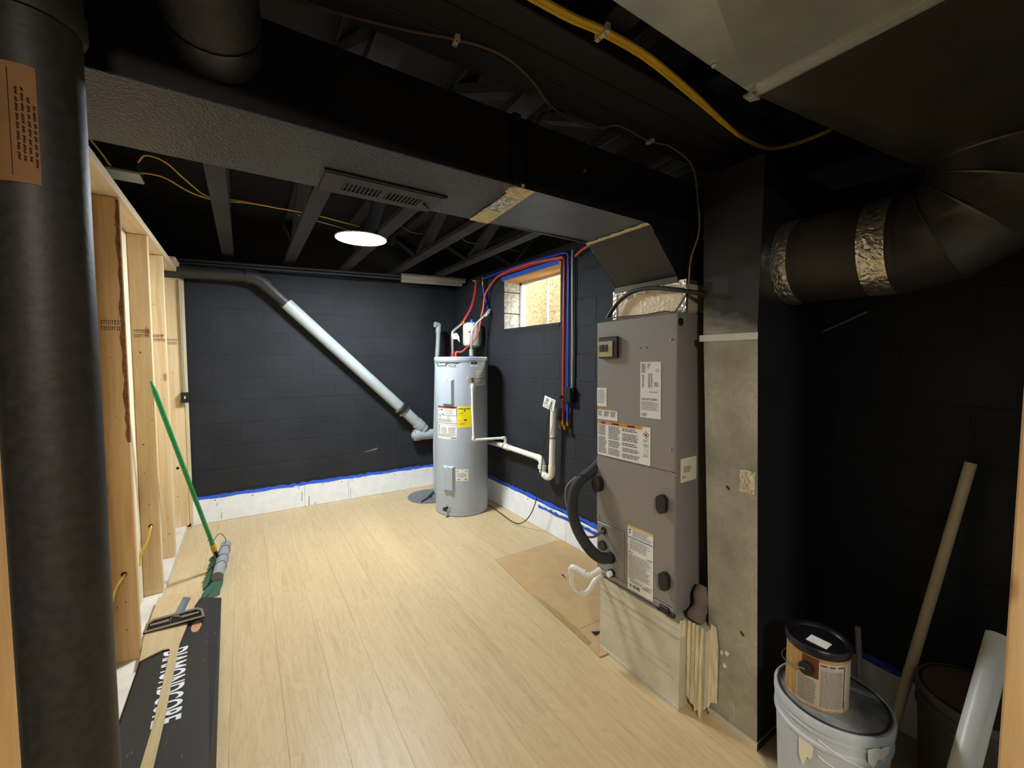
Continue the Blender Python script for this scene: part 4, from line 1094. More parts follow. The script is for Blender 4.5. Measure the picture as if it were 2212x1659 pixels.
lab(MB().tube([(1.858, 3.60, 1.455), (1.858, 3.60, 1.475)], .026, 14).build('nipple', m_bluepex, cp, smooth=True), 'blue nipple')
MB().prism([(2.01, 3.585, 1.855), (2.055, 3.585, 1.90), (2.07, 3.585, 1.94), (2.045, 3.585, 1.94), (2.005, 3.585, 1.88)], (0, -.001, 0)).build('paper_tag', m_paper, cp)
pipe('recirculation_line', [(1.692, 3.598, 1.455), (1.692, 3.598, 1.49), (1.70, 3.598, 1.508), (1.755, 3.598, 1.511), (1.83, 3.64, 1.555), (1.915, 3.64, 1.63), (1.965, 3.64, 1.722), (1.985, 3.64, 1.835), (2.01, 3.63, 1.95), (2.02, 3.62, 2.06), (2.045, 3.60, 2.13), (2.062, 3.53, 2.195), (2.06, 3.40, 2.236), (2.058, 3.16, 2.25), (2.058, 2.85, 2.246), (2.06, 2.47, 2.215)], .009, m_orgpex, 'coral line climbing from the heater top over the window')
pipe('blue_line', [(2.045, 3.70, 2.25), (2.062, 3.5, 2.262), (2.064, 3.14, 2.266), (2.064, 2.9, 2.262), (2.064, 2.6, 2.25), (2.066, 2.43, 2.235), (2.068, 2.412, 2.17), (2.068, 2.408, 2.0), (2.066, 2.406, 1.5), (2.066, 2.405, .955)], .0115, m_bluepex, 'blue line over the window turning straight down the wall')
pipe('red_line', [(2.075, 3.46, 2.236), (2.076, 3.2, 2.242), (2.076, 2.8, 2.238), (2.074, 2.5, 2.215), (2.068, 2.46, 2.17), (2.068, 2.458, 2.0), (2.066, 2.459, 1.5), (2.066, 2.46, .955)], .0115, m_redpex, 'red line dropping straight down the wall right of the window')
pipe('coral_line', [(2.07, 2.34, 2.195), (2.06, 2.24, 2.225), (2.055, 2.1, 2.238), (2.05, 1.9, 2.236)], .009, m_orgpex, 'short coral line disappearing behind the duct elbow')
def hose_bib(y, label):
    t = thing('brass_fitting', label, 'valve', (2.06, y, .93), 'brass fittings at the line ends')
    MB().tube([(2.066, y, .965), (2.066, y, .93)], .013, 12).build('stem', m_brass, t, smooth=True)
    MB().tube([(2.066, y, .945), (2.066, y, .925)], .018, 6).build('hex_nut', m_brass, t)
    MB().tube([(2.08, y, .925), (2.04, y + .006, .917)], .017, 12).build('outlet', m_brass, t, smooth=True)
    MB().tube([(2.04, y + .006, .917), (2.035, y + .007, .916)], .021, 12).build('rim', m_brass, t, smooth=True)
hose_bib(2.46, 'brass fitting at the end of the red line'); hose_bib(2.405, 'brass fitting at the end of the blue line')
cd = thing('wall_conduit', 'grey conduit beside the blue line with a black switch box', 'conduit', (2.075, 2.37, 1.2))
MB().tube([(2.078, 2.38, 2.25), (2.078, 2.372, 1.7), (2.076, 2.367, 1.22)], .009, 10).build('tube', m_conduit, cd, smooth=True)
MB().box((2.036, 2.338, 1.108), (2.09, 2.432, 1.224), ch=.004).build('box', m_plug, cd)
MB().box((2.030, 2.342, 1.115), (2.037, 2.395, 1.218), ch=.003).build('cover', m_plug, cd)
MB().tube([(2.08, 2.355, 2.3), (2.082, 2.35, 1.3)], .004, 8).build('wire', m_cord, cd, smooth=True)
MB().tube(smooth_path([(2.04, 2.35, 1.225), (2.04, 2.33, 1.222), (2.045, 2.318, 1.2)], 4), .004, 8).build('wire', m_cord, cd, smooth=True)
pc = thing('electric_cable', 'black cord plugged into the wall box and trailing to the heater', 'cord', (2.02, 2.43, 1.14))
MB().box((2.015, 2.43, 1.135), (2.036, 2.455, 1.16), ch=.003).build('plug', m_plug, pc)
MB().tube(smooth_path([(2.02, 2.445, 1.147), (2.018, 2.48, 1.137), (1.985, 2.505, 1.10), (1.965, 2.525, .967), (1.968, 2.575, .755), (1.97, 2.615, .522), (1.97, 2.675, .294), (1.965, 2.765, .127), (1.955, 2.88, .03), (1.95, 3.0, .006), (1.965, 3.2, .005), (1.985, 3.45, .005), (2.0, 3.7, .005)]), .0042, 8).build('cord', m_cord, pc, smooth=True)

# expansion tank
xt = thing('expansion_tank', 'ivory expansion tank hanging behind the heater pipes', 'tank', (1.975, 3.80, 1.57))
XTC = (1.972, 3.80); 
MB().lathe(XTC, [(.02, 1.56), (.06, 1.565), (.086, 1.582), (.094, 1.61), (.094, 1.70), (.093, 1.71), (.094, 1.715), (.094, 1.775), (.086, 1.80), (.06, 1.815), (.02, 1.82)], 40).build('shell', m_etank, xt, smooth=True)
MB().lathe(XTC, [(.022, 1.815), (.022, 1.845), (.016, 1.85)], 20).build('air_cap', m_bcap, xt)
MB().box((XTC[0] + .08, XTC[1] - .02, 1.62), (RX - .001, XTC[1] + .02, 1.76)).build('wall_bracket', m_wire, xt)
sh = curved(XTC, .0945, -140, -108, 1.725, 1.655, 6); L = sh.sheet('label', xt, m_paper)
q = MB(); sh.quad(q, 0, 0, 1, .3, .0016, m_red); sh.para(q, .15, .45, .9, .9, 4, .0016, m_print_l); q.build('print', None, L, kind='stuff')
sh = curved(XTC, .0945, -75, -58, 1.765, 1.68, 6); L = sh.sheet('label', xt, m_yel_tape)
q = MB(); sh.para(q, .1, .1, .9, .9, 5, .0016, m_print); q.build('print', None, L, kind='stuff')

# ================================================================== WATER HEATER
wh = thing('water_heater', 'tall grey electric water heater with a yellow energy label', 'water heater', (HC[0], HC[1], 0)); HR = .25
MB().lathe(HC, [(HR, .006), (HR, .034), (HR - .003, .036), (HR - .003, .04), (HR, .042), (HR, 1.432)], 96).build('jacket', m_tank, wh, smooth=True)
MB().lathe(HC, [(HR + .004, 1.428), (HR + .004, 1.455), (HR - .004, 1.461), (.02, 1.462)], 96).build('lid', m_tank, wh, smooth=True)
MB().lathe(HC, [(HR + .0025, 1.415), (HR + .0025, 1.426)], 96).build('rim_bead', m_tank_d, wh, smooth=True)
def hpanel(a0, a1, z0, z1):
    am = math.radians((a0 + a1) / 2); d = Vector((math.cos(am), math.sin(am), 0)); s_ = Vector((-d.y, d.x, 0))
    hw = HR * math.sin(math.radians(abs(a1 - a0) / 2)); c0 = Vector((HC[0], HC[1], 0)) + d * (HR * math.cos(math.radians(abs(a1 - a0) / 2)))
    base_ = [c0 + s_ * a + Vector((0, 0, z)) for a, z in ((-hw, z0), (hw, z0), (hw, z1), (-hw, z1))]
    top_ = [c0 + d * .028 + s_ * a + Vector((0, 0, z)) for a, z in ((-hw + .016, z0 + .016), (hw - .016, z0 + .016), (hw - .016, z1 - .016), (-hw + .016, z1 - .016))]
    MB().add(base_ + top_, [(4, 5, 6, 7), (0, 1, 5, 4), (1, 2, 6, 5), (2, 3, 7, 6), (3, 0, 4, 7)]).build('element_cover', m_tank, wh)
    MB().cyl(c0 + d * .026 + Vector((0, 0, z1 - .008)), c0 + d * .032 + Vector((0, 0, z1 - .008)), .004, 8).build('screw', m_screw, wh)
hpanel(-157, -131, 1.022, 1.262); hpanel(-157.5, -130, .235, .472)
sh = curved(HC, HR, 177, 246, 1.416, 1.374, 20); 
q = MB(); sh.poly(q, [(0, 0), (.98, 0), (.9, .6), (.8, .95), (.7, 1), (.1, 1), (.04, .6)], .0008, m_silver); L = q.build('brand_plate', m_silver, wh)
# curved polygons need segments: use strips instead
L.data.clear_geometry()
q = MB(); N_ = 24
for i in range(N_):
    ua, ub = i / N_, (i + 1) / N_
    def vb(u): return 1.0 if .1 < u < .68 else (u / .1 * .6 + .4 if u <= .1 else max(.02, 1 - (u - .68) / .32 * .95))
    q.add([sh.fn(ua, 0, .0008), sh.fn(ub, 0, .0008), sh.fn(ub, vb(ub), .0008), sh.fn(ua, vb(ua), .0008)], [(0, 1, 2, 3)])
tmp = q.build('brand_plate', m_silver, wh); bpy.data.objects.remove(L); tmp.name = 'brand_plate'; L = tmp; ORI[L.name] = origin_of(wh)
q = MB(); sh.poly(q, [(.105 + .055 * math.cos(a * .4), .5 + .38 * math.sin(a * .4)) for a in range(16)], .0026, m_green)
sh.text(q, 'Smith', .17, .2, .47, .8, .0018, m_paper)
for i in range(12):
    a0_, a1_ = -math.pi + math.pi * 2 * i / 24, 0
ov = [(.69 + .165 * math.cos(a * .2618), .85 + .42 * math.sin(a * .2618)) for a in range(24)]
cc = sh.fn(.69, .85, .0022)
q.add([sh.fn(u, v, .0022) for u, v in ov] + [cc], [(i, (i + 1) % 24, 24) for i in range(24)], m_paper)
ov = [(.69 + .13 * math.cos(a * .2618), .85 + .3 * math.sin(a * .2618)) for a in range(24)]
q.add([sh.fn(u, v, .003) for u, v in ov] + [sh.fn(.69, .85, .003)], [(i, (i + 1) % 24, 24) for i in range(24)], m_silver)
sh.text(q, '100', .61, .66, .77, 1.04, .0038, m_paper); q.build('print', None, L, kind='stuff')
sh = curved(HC, HR, -97, -79.5, 1.418, 1.372, 6); L = sh.sheet('cert_label', wh, m_paper)
q = MB(); sh.quad(q, .05, .05, .95, .55, .0016, m_navy); sh.poly(q, [(.35, .1), (.65, .1), (.75, .5), (.25, .5)], .0024, m_silver); sh.para(q, .2, .7, .8, .85, 1, .0016, m_print_l); q.build('print', None, L, kind='stuff')
sh = curved(HC, HR, -83.5, -56, 1.335, 1.20, 8); L = sh.sheet('notice_label', wh, m_paper)
q = MB(); sh.para(q, .06, .05, .94, .45, 7, .0016, m_print_l); sh.quad(q, -.05, .5, 1.02, .56, .0016, m_red); sh.para(q, .06, .62, .94, .95, 5, .0016, m_print_l); q.build('print', None, L, kind='stuff')
sh = curved(HC, HR, -175, -126, 1.012, .842, 10); L = sh.sheet('danger_label', wh, m_paper, 'white safety label with a red top edge')
q = MB(); sh.quad(q, 0, 0, 1, .1, .0016, m_red); sh.quad(q, 0, .0, 1, .03, .002, m_print)
sh.quad(q, 0, .47, 1, .495, .0016, m_print_g); sh.quad(q, .985, 0, 1, .49, .0016, m_print_g); sh.quad(q, 0, .0, .012, .48, .0016, m_print_g)
sh.quad(q, .1, .17, .15, .23, .002, m_print); sh.poly(q, [(.2, .22), (.26, .16), (.32, .14), (.33, .24), (.28, .21)], .002, m_print); sh.poly(q, [(.25, .34), (.3, .38), (.4, .41), (.38, .46), (.27, .4)], .002, m_print)
sh.para(q, .45, .14, .9, .44, 5, .0016, m_print_l); sh.para(q, .06, .52, .28, .62, 3, .0016, m_print_l)
for i in range(16):
    a = i / 16 * 5.2
    sh.poly(q, [(.65 + .07 * math.cos(a), .57 + .055 * math.sin(a)), (.65 + .07 * math.cos(a + .33), .57 + .055 * math.sin(a + .33)), (.65 + .05 * math.cos(a + .33), .57 + .04 * math.sin(a + .33)), (.65 + .05 * math.cos(a), .57 + .04 * math.sin(a))], .002, m_print_g)
sh.para(q, .05, .66, .95, .85, 6, .0016, m_print_l); sh.quad(q, 0, .89, 1, .915, .0016, m_print_g); q.build('print', None, L, kind='stuff')
sh = curved(HC, HR, -175.5, -125.5, .838, .714, 10); L = sh.sheet('wiring_label', wh, m_paper, 'white wiring label with columns of fine print')
q = MB(); sh.quad(q, .04, .04, .18, .09, .0016, m_red); sh.para(q, .04, .12, .2, .55, 7, .0016, m_print_l); sh.para(q, .26, .12, .56, .58, 8, .0016, m_print_l); sh.para(q, .62, .12, .95, .58, 8, .0016, m_print_l)
sh.quad(q, .02, .62, .98, .64, .0016, m_print_g); sh.para(q, .04, .68, .9, .85, 4, .0016, m_print_l); sh.quad(q, .76, .87, .98, .94, .0016, m_print_g); q.build('print', None, L, kind='stuff')
sh = curved(HC, HR, -124.6, -95.5, 1.015, .822, 8); L = sh.sheet('energy_label', wh, m_yellow, 'bright yellow energy label')
q = MB(); sh.text(q, 'ENERGYGUIDE', .08, .075, .95, .15, .0016, m_print); sh.poly(q, [(.5, .15), (.58, .18), (.53, .23), (.45, .19)], .0016, m_print)
sh.para(q, .2, .25, .65, .27, 1, .0016, m_print_g, words=False); sh.text(q, '$ 494', .08, .315, .42, .365, .0016, m_print); sh.para(q, .1, .42, .75, .44, 1, .0016, m_print_g)
sh.para(q, .3, .56, .66, .575, 1, .0016, m_print_g); sh.para(q, .06, .66, .4, .68, 1, .0016, m_print_g); sh.quad(q, .46, .615, .67, .67, .0016, m_print); sh.para(q, .1, .75, .6, .9, 3, .0016, m_amber); q.build('print', None, L, kind='stuff')
sh = curved(HC, HR, -128.6, -102, .442, .333, 8); L = sh.sheet('small_label', wh, m_paper)
q = MB(); sh.quad(q, .1, .12, .18, .24, .0016, m_print_g); sh.quad(q, .75, .12, .9, .22, .0016, m_print_l); sh.para(q, .1, .35, .9, .7, 4, .0016, m_print_l, rag=.4); sh.quad(q, .1, .83, .35, .9, .0016, m_print_g); sh.quad(q, .68, .83, .85, .9, .0016, m_print_g); q.build('print', None, L, kind='stuff')
def radial(a): a = math.radians(a); return Vector((math.cos(a), math.sin(a), 0))
H0 = Vector((HC[0], HC[1], 0))
d = radial(-148); z = Vector((0, 0, .082))
MB().tube([H0 + d * (HR - .003) + z, H0 + d * (HR + .003) + z], .036, 24).build('escutcheon', m_tank, wh, smooth=True)
MB().tube([H0 + d * (HR + .002) + z, H0 + d * (HR + .045) + z], .012, 14).build('drain_valve', m_plug, wh, smooth=True)
MB().tube([H0 + d * (HR + .03) + z, H0 + d * (HR + .03) + z + Vector((0, 0, -.025))], .010, 12).build('drain_spout', m_plug, wh, smooth=True)
MB().tube([H0 + d * (HR + .045) + z, H0 + d * (HR + .055) + z], .016, 14).build('valve_knob', m_plug, wh, smooth=True)
d = radial(-95); z = Vector((0, 0, 1.258))
MB().tube([H0 + d * (HR - .003) + z, H0 + d * (HR + .004) + z], .04, 24).build('escutcheon', m_tank, wh, smooth=True)
MB().tube([H0 + d * (HR) + z, H0 + d * (HR + .03) + z], .013, 14).build('relief_valve', m_brass, wh, smooth=True)
MB().tube([H0 + d * (HR + .02) + z, H0 + d * (HR + .02) + z + Vector((0, 0, -.03))], .014, 14).build('relief_valve', m_brass, wh, smooth=True)
MB().box(H0 + d * (HR + .02) + z + Vector((-.004, -.02, .012)), H0 + d * (HR + .02) + z + Vector((.012, .02, .018))).build('relief_lever', m_wire, wh)
tx = H0 + d * (HR + .02)
dr_ = thing('relief_pipe', 'slim white relief pipe down the heater side', 'pipe', (tx.x, tx.y, .72))
MB().tube([tx + Vector((0, 0, 1.22)), tx + Vector((.003, 0, 1.0)), tx + Vector((.010, -.005, .725))], .0115, 14).build('down_leg', m_pvc, dr_, smooth=True)
MB().tube([tx + Vector((0, 0, 1.21)), tx + Vector((0, 0, 1.18))], .0145, 14).build('coupling', m_pvc, dr_, smooth=True)
e = tx + Vector((.010, -.005, .71))
MB().tube(smooth_path([e + Vector((0, 0, .03)), e, e + Vector((.03, -.004, -.002))], 6), .0155, 14).build('elbow', m_pvc, dr_, smooth=True)
MB().tube([e + Vector((.01, -.002, -.001)), Vector((1.995, 3.22, .713))], .0115, 14).build('cross_leg', m_pvc, dr_, smooth=True)
MB().tube(smooth_path([(1.975, 3.221, .713), (2.002, 3.219, .713), (2.008, 3.216, .69), (2.008, 3.215, .65)], 5), .0145, 14).build('elbow', m_pvc, dr_, smooth=True)
wd = thing('waste_pipe', 'white waste pipe with a trap on the window wall', 'pipe', (2.02, 2.9, .6))
MB().tube([(2.03, 3.75, .612), (2.02, 3.22, .63), (2.018, 2.72, .628)], .024, 18).build('level_run', m_pvc, wd, smooth=True)
MB().tube([(2.02, 3.26, .63), (2.019, 3.165, .63)], .029, 18).build('tee', m_pvc, wd, smooth=True)
MB().tube([(2.01, 3.215, .66), (2.014, 3.215, .635)], .019, 14).build('tee_branch', m_pvc, wd, smooth=True)
MB().tube(smooth_path([(2.018, 2.735, .628), (2.018, 2.69, .622), (2.018, 2.665, .595), (2.018, 2.66, .56)], 6), .027, 18).build('elbow', m_pvc, wd, smooth=True)
MB().tube([(2.018, 2.66, .575), (2.018, 2.66, .548)], .036, 10).build('slip_nut', m_pvc, wd)
MB().tube(smooth_path([(2.018, 2.66, .56), (2.018, 2.657, .53), (2.018, 2.635, .503), (2.018, 2.60, .493), (2.018, 2.562, .503), (2.018, 2.54, .53), (2.018, 2.535, .57)], 6), .027, 18).build('trap_bend', m_pvc, wd, smooth=True)
MB().tube([(2.018, 2.535, .58), (2.018, 2.53, .80), (2.02, 2.523, 1.06)], [.025, .024, .023], 18).build('standpipe', m_pvc, wd, smooth=True)
MB().tube([(2.018, 2.535, .565), (2.018, 2.535, .60)], .029, 18).build('coupling', m_pvc, wd, smooth=True)
MB().tube([(2.018, 2.529, .815), (2.018, 2.529, .825)], .027, 18).build('strap', m_wire, wd, smooth=True)
sh = flat((1.99, 2.592, 1.152), (0, -.135, -.028), (0, .028, -.09), (-1, 0, 0)); 
nt_ = thing('paper_notice', 'folded white paper tag hanging on top of the waste pipe', 'tag', (1.99, 2.53, 1.04))
q = MB(); q.prism([sh.fn(0, 0, 0), sh.fn(1, 0, 0), sh.fn(1, 1, 0), sh.fn(0, 1, 0)], (-.002, 0, 0)); L = q.build('card', m_paper, nt_)
q = MB(); sh.quad(q, .15, .12, .45, .5, .003, m_print_l); sh.quad(q, .25, .2, .38, .38, .0035, m_print_g); sh.para(q, .6, .1, .95, .5, 4, .003, m_print_l); sh.quad(q, .08, .55, .4, .61, .003, m_print); sh.para(q, .08, .64, .9, .95, 6, .003, m_print_l); q.build('print', None, L, kind='stuff')
# sump
sm = thing('sump_lid', 'round grey sump lid in the floor behind the heater', 'lid', (1.60, 4.06, 0))
MB().lathe((1.60, 4.06), [(.225, .001), (.225, .008), (.20, .011), (.02, .012)], 48).build('lid', m_sump, sm)
MB().tube(smooth_path([(1.45, 3.90, .016), (1.55, 3.98, .02), (1.66, 4.10, .03)], 5), .008, 8).build('cord', m_cord, sm)
MB().cyl((1.585, 4.01, .012), (1.585, 4.01, .03), .018, 12).build('plug', m_plug, sm)
vp = thing('vent_pipe', 'grey-white open pipe rising from the sump behind the heater', 'pipe', (1.74, 4.15, 0))
MB().tube([(1.695, 4.12, .012), (1.715, 4.18, .5), (1.775, 4.25, 1.46), (1.79, 4.26, 1.60), (1.80, 4.262, 1.80)], .0245, 18).build('riser', m_pvc_g, vp, smooth=True)
MB().tube([(1.795, 4.262, 1.73), (1.803, 4.262, 1.83)], .03, 18).build('tee', m_pvc_g, vp, smooth=True)
MB().tube([(1.80, 4.262, 1.815), (1.755, 4.255, 1.82)], .03, 18).build('tee_branch', m_pvc_g, vp, smooth=True)
MB().tube([(1.78, 4.255, 1.47), (1.78, 4.255, 1.485)], .029, 14).build('clamp', m_wire, vp, smooth=True)

# ================================================================== CEILING THINGS
lt = thing('ceiling_light', 'round flat ceiling light glowing under the trusses', 'light', (.755, 3.225, TZ))
MB().lathe((.755, 3.225), [(.0005, TZ - .0012), (.182, TZ - .001), (.182, TZ - .007), (.178, TZ - .009)], 48, cap=False).build('housing', m_white, lt, smooth=True)
MB().lathe((.755, 3.225), [(.0005, TZ - .011), (.1, TZ - .0108), (.179, TZ - .0085)], 48, cap=False).build('diffuser', m_led, lt, smooth=True)
lt['label'] = 'round flat ceiling light glowing under the trusses'
F = 1.0 + .075 * .0
yk = [(-.55, 2.62, 2.41), (-.535, 2.73, 2.395), (-.52, 2.85, 2.38), (-.465, 2.88, 2.38), (-.392, 2.87, 2.39), (-.325, 2.92, 2.40), (-.245, 3.10, 2.41), (-.157, 3.17, 2.41), (-.09, 3.17, 2.41), (.06, 3.12, 2.41), (.21, 3.12, 2.41), (.345, 3.12, 2.41), (.46, 3.1, 2.40), (.72, 3.12, 2.38)]
pipe('yellow_cable', yk, .0045, m_ycable_p, 'long yellow cable threaded through the trusses to the light', 'cable')
pipe('yellow_cable', [(-.42, 2.82, 2.42), (-.38, 2.76, 2.44), (-.31, 2.80, 2.44), (-.25, 2.96, 2.43), (-.17, 3.15, 2.42), (-.09, 3.19, 2.43), (.0, 3.17, 2.43), (.1, 3.14, 2.42), (.2, 3.13, 2.415)], .0045, m_ycable_p, 'shorter yellow cable arching out of the ceiling box', 'cable')
pipe('white_wire', [(.33, 3.16, 2.40), (.45, 3.2, 2.395), (.62, 3.25, 2.39), (.72, 3.24, 2.37)], .003, m_paper, 'thin white wire running to the round light', 'wire')
for i, (x, y) in enumerate(((.98, 3.05), (1.45, 3.05), (1.88, 3.05))):
    pipe('loose_wire', [(x - .05, y - .02, 2.42), (x + .02, y - .03, 2.40), (x + .10, y + .02, 2.39), (x + .2, y + .04, 2.395)], .002, m_wire, ('thin loose wire right of the round light', 'thin loose wire between the two middle trusses', 'thin loose wire above the window')[i], 'wire')
jb = thing('junction_box', 'junction box with a pale plate above the stud wall', 'box', (-.47, 2.9, 2.36))
MB().box((-.54, 2.83, 2.375), (-.42, 2.95, 2.44), ch=.004).build('box', m_truss, jb)
MB().box((-.545, 2.83, 2.362), (-.42, 2.97, 2.374), ch=.001).build('cover_plate', m_white, jb)
# switch on last stud
sb = thing('light_switch', 'black toggle switch on the last stud with its conduit', 'switch', (-.43, 4.33, 1.05))
MB().box((-.447, 4.318, 1.075), (-.39, 4.36, 1.16), ch=.003).build('plate', m_plug, sb)
MB().box((-.424, 4.312, 1.108), (-.414, 4.319, 1.13), ch=.002).build('toggle', m_pvc, sb)
MB().tube([(-.425, 4.345, 1.16), (-.427, 4.345, 1.7), (-.428, 4.345, 2.09)], .008, 10).build('conduit', m_conduit, sb, smooth=True)
MB().box((-.46, 4.352, 1.05), (-.44, 4.3595, 1.1)).build('cardboard_shim', m_card, sb)

# ================================================================== ON THE FLOOR
cb = thing('cardboard_sheet', 'flattened cardboard sheet beside the air handler', 'cardboard', (1.7, 2.0, 0))
def slab(poly, z0, z1): return MB().prism([(x, y, z0) for x, y in poly], (0, 0, z1 - z0))
slab([(1.47, 2.487), (2.07, 2.49), (2.074, 1.45), (1.442, 1.43), (1.39, 1.372), (1.40, 1.45), (1.418, 1.80), (1.43, 2.05), (1.45, 2.3)], .001, .005).build('sheet', m_card, cb)
slab([(1.416, 1.78), (1.40, 1.46), (1.43, 1.465), (1.447, 1.6), (1.452, 1.78), (1.44, 1.98)], .0052, .0058).build('torn_ply', m_card_in, cb)
slab([(1.442, 1.428), (1.39, 1.372), (1.435, 1.365), (1.442, 1.37)], .0052, .007).build('corner_flap', m_card, cb)
for P in ([(1.54, 1.49), (1.60, 1.50), (1.545, 1.53)], [(1.78, 2.0), (1.80, 2.06), (1.79, 2.07)]):
    slab([(x - .06, y) for x, y in P], .006, .0065).build('tear_mark', m_dark, cb)
MB().box((1.42, 1.575, .0052), (1.60, 1.58, .0056)).build('crease', m_card_in, cb)

# carton
kt = thing('flooring_carton', 'flat black flooring carton lying along the stud wall', 'carton', (-.3, 2.2, 0))
top = [(-.43, 1.5), (-.133, 1.5), (-.137, 1.65), (-.213, 2.892), (-.24, 2.90), (-.43, 2.75)]
bot = [(-.432, 1.5), (-.118, 1.5), (-.123, 1.709), (-.155, 2.965), (-.245, 2.97), (-.432, 2.8)]
n = 6
MB().add([(x, y, .06) for x, y in top], [tuple(range(n))]).build('top_face', m_carton, kt)
MB().add([(x, y, .0605) for x, y in top] + [(x, y, .002) for x, y in bot], [(i, (i + 1) % n, n + (i + 1) % n, n + i) for i in range(n)]).build('side_face', m_carton_s, kt)
sh = Sheet(lambda u, v, h: Vector((-.263 - .092 * v + .023 * u - .0 , 2.44 - .495 * u, .061 + h)))
q = MB(); sh.text(q, 'DIAMONDCORE', 0, 0, 1, 1, .0005, m_wtext); lab(q.build('lettering', m_wtext, kt), 'bold white capital lettering')
MB().add([(-.245 + .022 * math.cos(a * .5) , 2.60 + .055 * math.sin(a * .5), .0612) for a in range(13)], [tuple(range(12))]).build('printed_patch', m_skin, kt)
q = MB()
random.seed(13)
for i in range(14):
    x, y = random.uniform(-.42, -.15), random.uniform(1.6, 2.7); q.prism([(x, y, .0612), (x + .004, y + .003, .0612), (x + .005, y + .02, .0612)], (0, 0, .0003))
q.build('scuff', m_print_g, kt, kind='stuff')
# cut plank on top of it
cpk = thing('cut_plank', 'notched vinyl plank offcut lying on the black carton', 'plank', (-.33, 2.4, .062))
pl_ = [(-.452, 3.03), (-.245, 3.0), (-.246, 2.91), (-.268, 2.82), (-.279, 2.68), (-.299, 2.456), (-.295, 2.16), (-.291, 1.95), (-.293, 1.72), (-.306, 1.5), (-.345, 1.5), (-.331, 1.72), (-.324, 1.95), (-.326, 2.2), (-.33, 2.43), (-.335, 2.45), (-.36, 2.455), (-.40, 2.435), (-.435, 2.415), (-.45, 2.6)]
bm = bmesh.new(); vv = [bm.verts.new((x, y, .0635)) for x, y in pl_]; f = bm.faces.new(vv); r = bmesh.ops.extrude_face_region(bm, geom=[f]); 
for v in [g for g in r['geom'] if isinstance(g, bmesh.types.BMVert)]: v.co.z += .005
bmesh.ops.triangulate(bm, faces=[f_ for f_ in bm.faces if len(f_.verts) > 4]); bm.verts.index_update()
MB().add([v.co.copy() for v in bm.verts], [[v.index for v in f_.verts] for f_ in bm.faces]).build('board', m_plank, cpk); bm.free()

# vacuum head
vh = thing('vacuum_head', 'black vacuum floor head tilted up on the plank offcut', 'vacuum tool', (-.33, 2.68, .07))
vc = Vector((-.335, 2.66, .10)); vu = Vector((.245, -.02, .012)).normalized(); vn = Vector((.05, -.72, .69)).normalized(); vv_ = vn.cross(vu).normalized()
def vp_(u, v, h): return vc + vu * u + vv_ * v + vn * h
out = [(-.125, -.03), (-.115, .012), (-.09, .026), (.09, .026), (.115, .012), (.125, -.03)]
inn = [(-.113, -.022), (-.104, .008), (-.085, .017), (.085, .017), (.104, .008), (.113, -.022)]
MB().prism([vp_(u, v, -.02) for u, v in out], vn * .02).build('body', m_nozzle, vh)
q = MB(); k = 6; q.add([vp_(u, v, .001) for u, v in out] + [vp_(u, v, .006) for u, v in out] + [vp_(u, v, .006) for u, v in inn] + [vp_(u, v, -.0) for u, v in inn],
    [(i, (i + 1) % k, k + (i + 1) % k, k + i) for i in range(k)] + [(k + i, k + (i + 1) % k, 2 * k + (i + 1) % k, 2 * k + i) for i in range(k)] + [(2 * k + i, 2 * k + (i + 1) % k, 3 * k + (i + 1) % k, 3 * k + i) for i in range(k)])
lab(q.build('rim', m_noz_rim, vh), 'worn grey rim')
for s_ in (-1, 1): MB().prism([vp_(s_ * .025, -.006, .001), vp_(s_ * .1, -.004, .001), vp_(s_ * .1, .004, .001), vp_(s_ * .025, .006, .001)], vn * .004).build('lint_strip', m_noz_rim, vh)
MB().tube([vp_(.0 + .02 * math.cos(a), -.002 + .018 * math.sin(a), .002) for a in [i * .45 for i in range(9)]], .002, 6).build('throat_ring', m_noz_rim, vh)
lab(MB().tube([vp_(.005, .005, -.015), vp_(.03, .075, -.03), vp_(.04, .10, -.03)], [.02, .017, .018], 16).build('neck', m_noz_neck, vh, smooth=True), 'grey swivel neck')

# broom
bo = thing('push_broom', 'push broom with a green handle leaning on the studs', 'broom', (-.19, 3.35, 0))
hA, hB = Vector((-.437, 3.03, 1.29)), Vector((-.197, 3.37, .125)); dv = (hB - hA).normalized()
tipd = hA - dv * .02
MB().tube([tipd, hA + dv * .05, hA.lerp(hB, .5), hB - dv * .06], [.004, .0125, .0125, .0125], 14).build('handle', m_bgreen, bo, smooth=True)
lab(MB().tube([hB - dv * .075, hB - dv * .025], .016, 14).build('collar', m_ycol, bo, smooth=True), 'yellow collar')
MB().tube([hB - dv * .03, hB + dv * .05], .011, 12).build('ferrule', m_plug, bo, smooth=True)
ha, hb2 = Vector((-.150, 3.63, .075)), Vector((-.178, 3.10, .075)); hd = hb2 - ha
pts_ = [ha + hd * (i / 14) for i in range(15)]; random.seed(4)
lab(MB().tube(pts_, [.031 + .003 * random.random() for i in range(15)], 16, flat=1.05).build('wrapped_head', m_cloth, bo, smooth=True), 'broom head wrapped in grey cloth')
for i in (3, 7, 10): 
    c = ha + hd * (i / 14); MB().tube([c + Vector((.034 * math.cos(a), .01 * math.sin(a * 2), .037 * math.sin(a))) for a in [j * .42 for j in range(16)]], .0016, 5).build('cord_wrap', m_cord, bo)
q = MB(); random.seed(2)
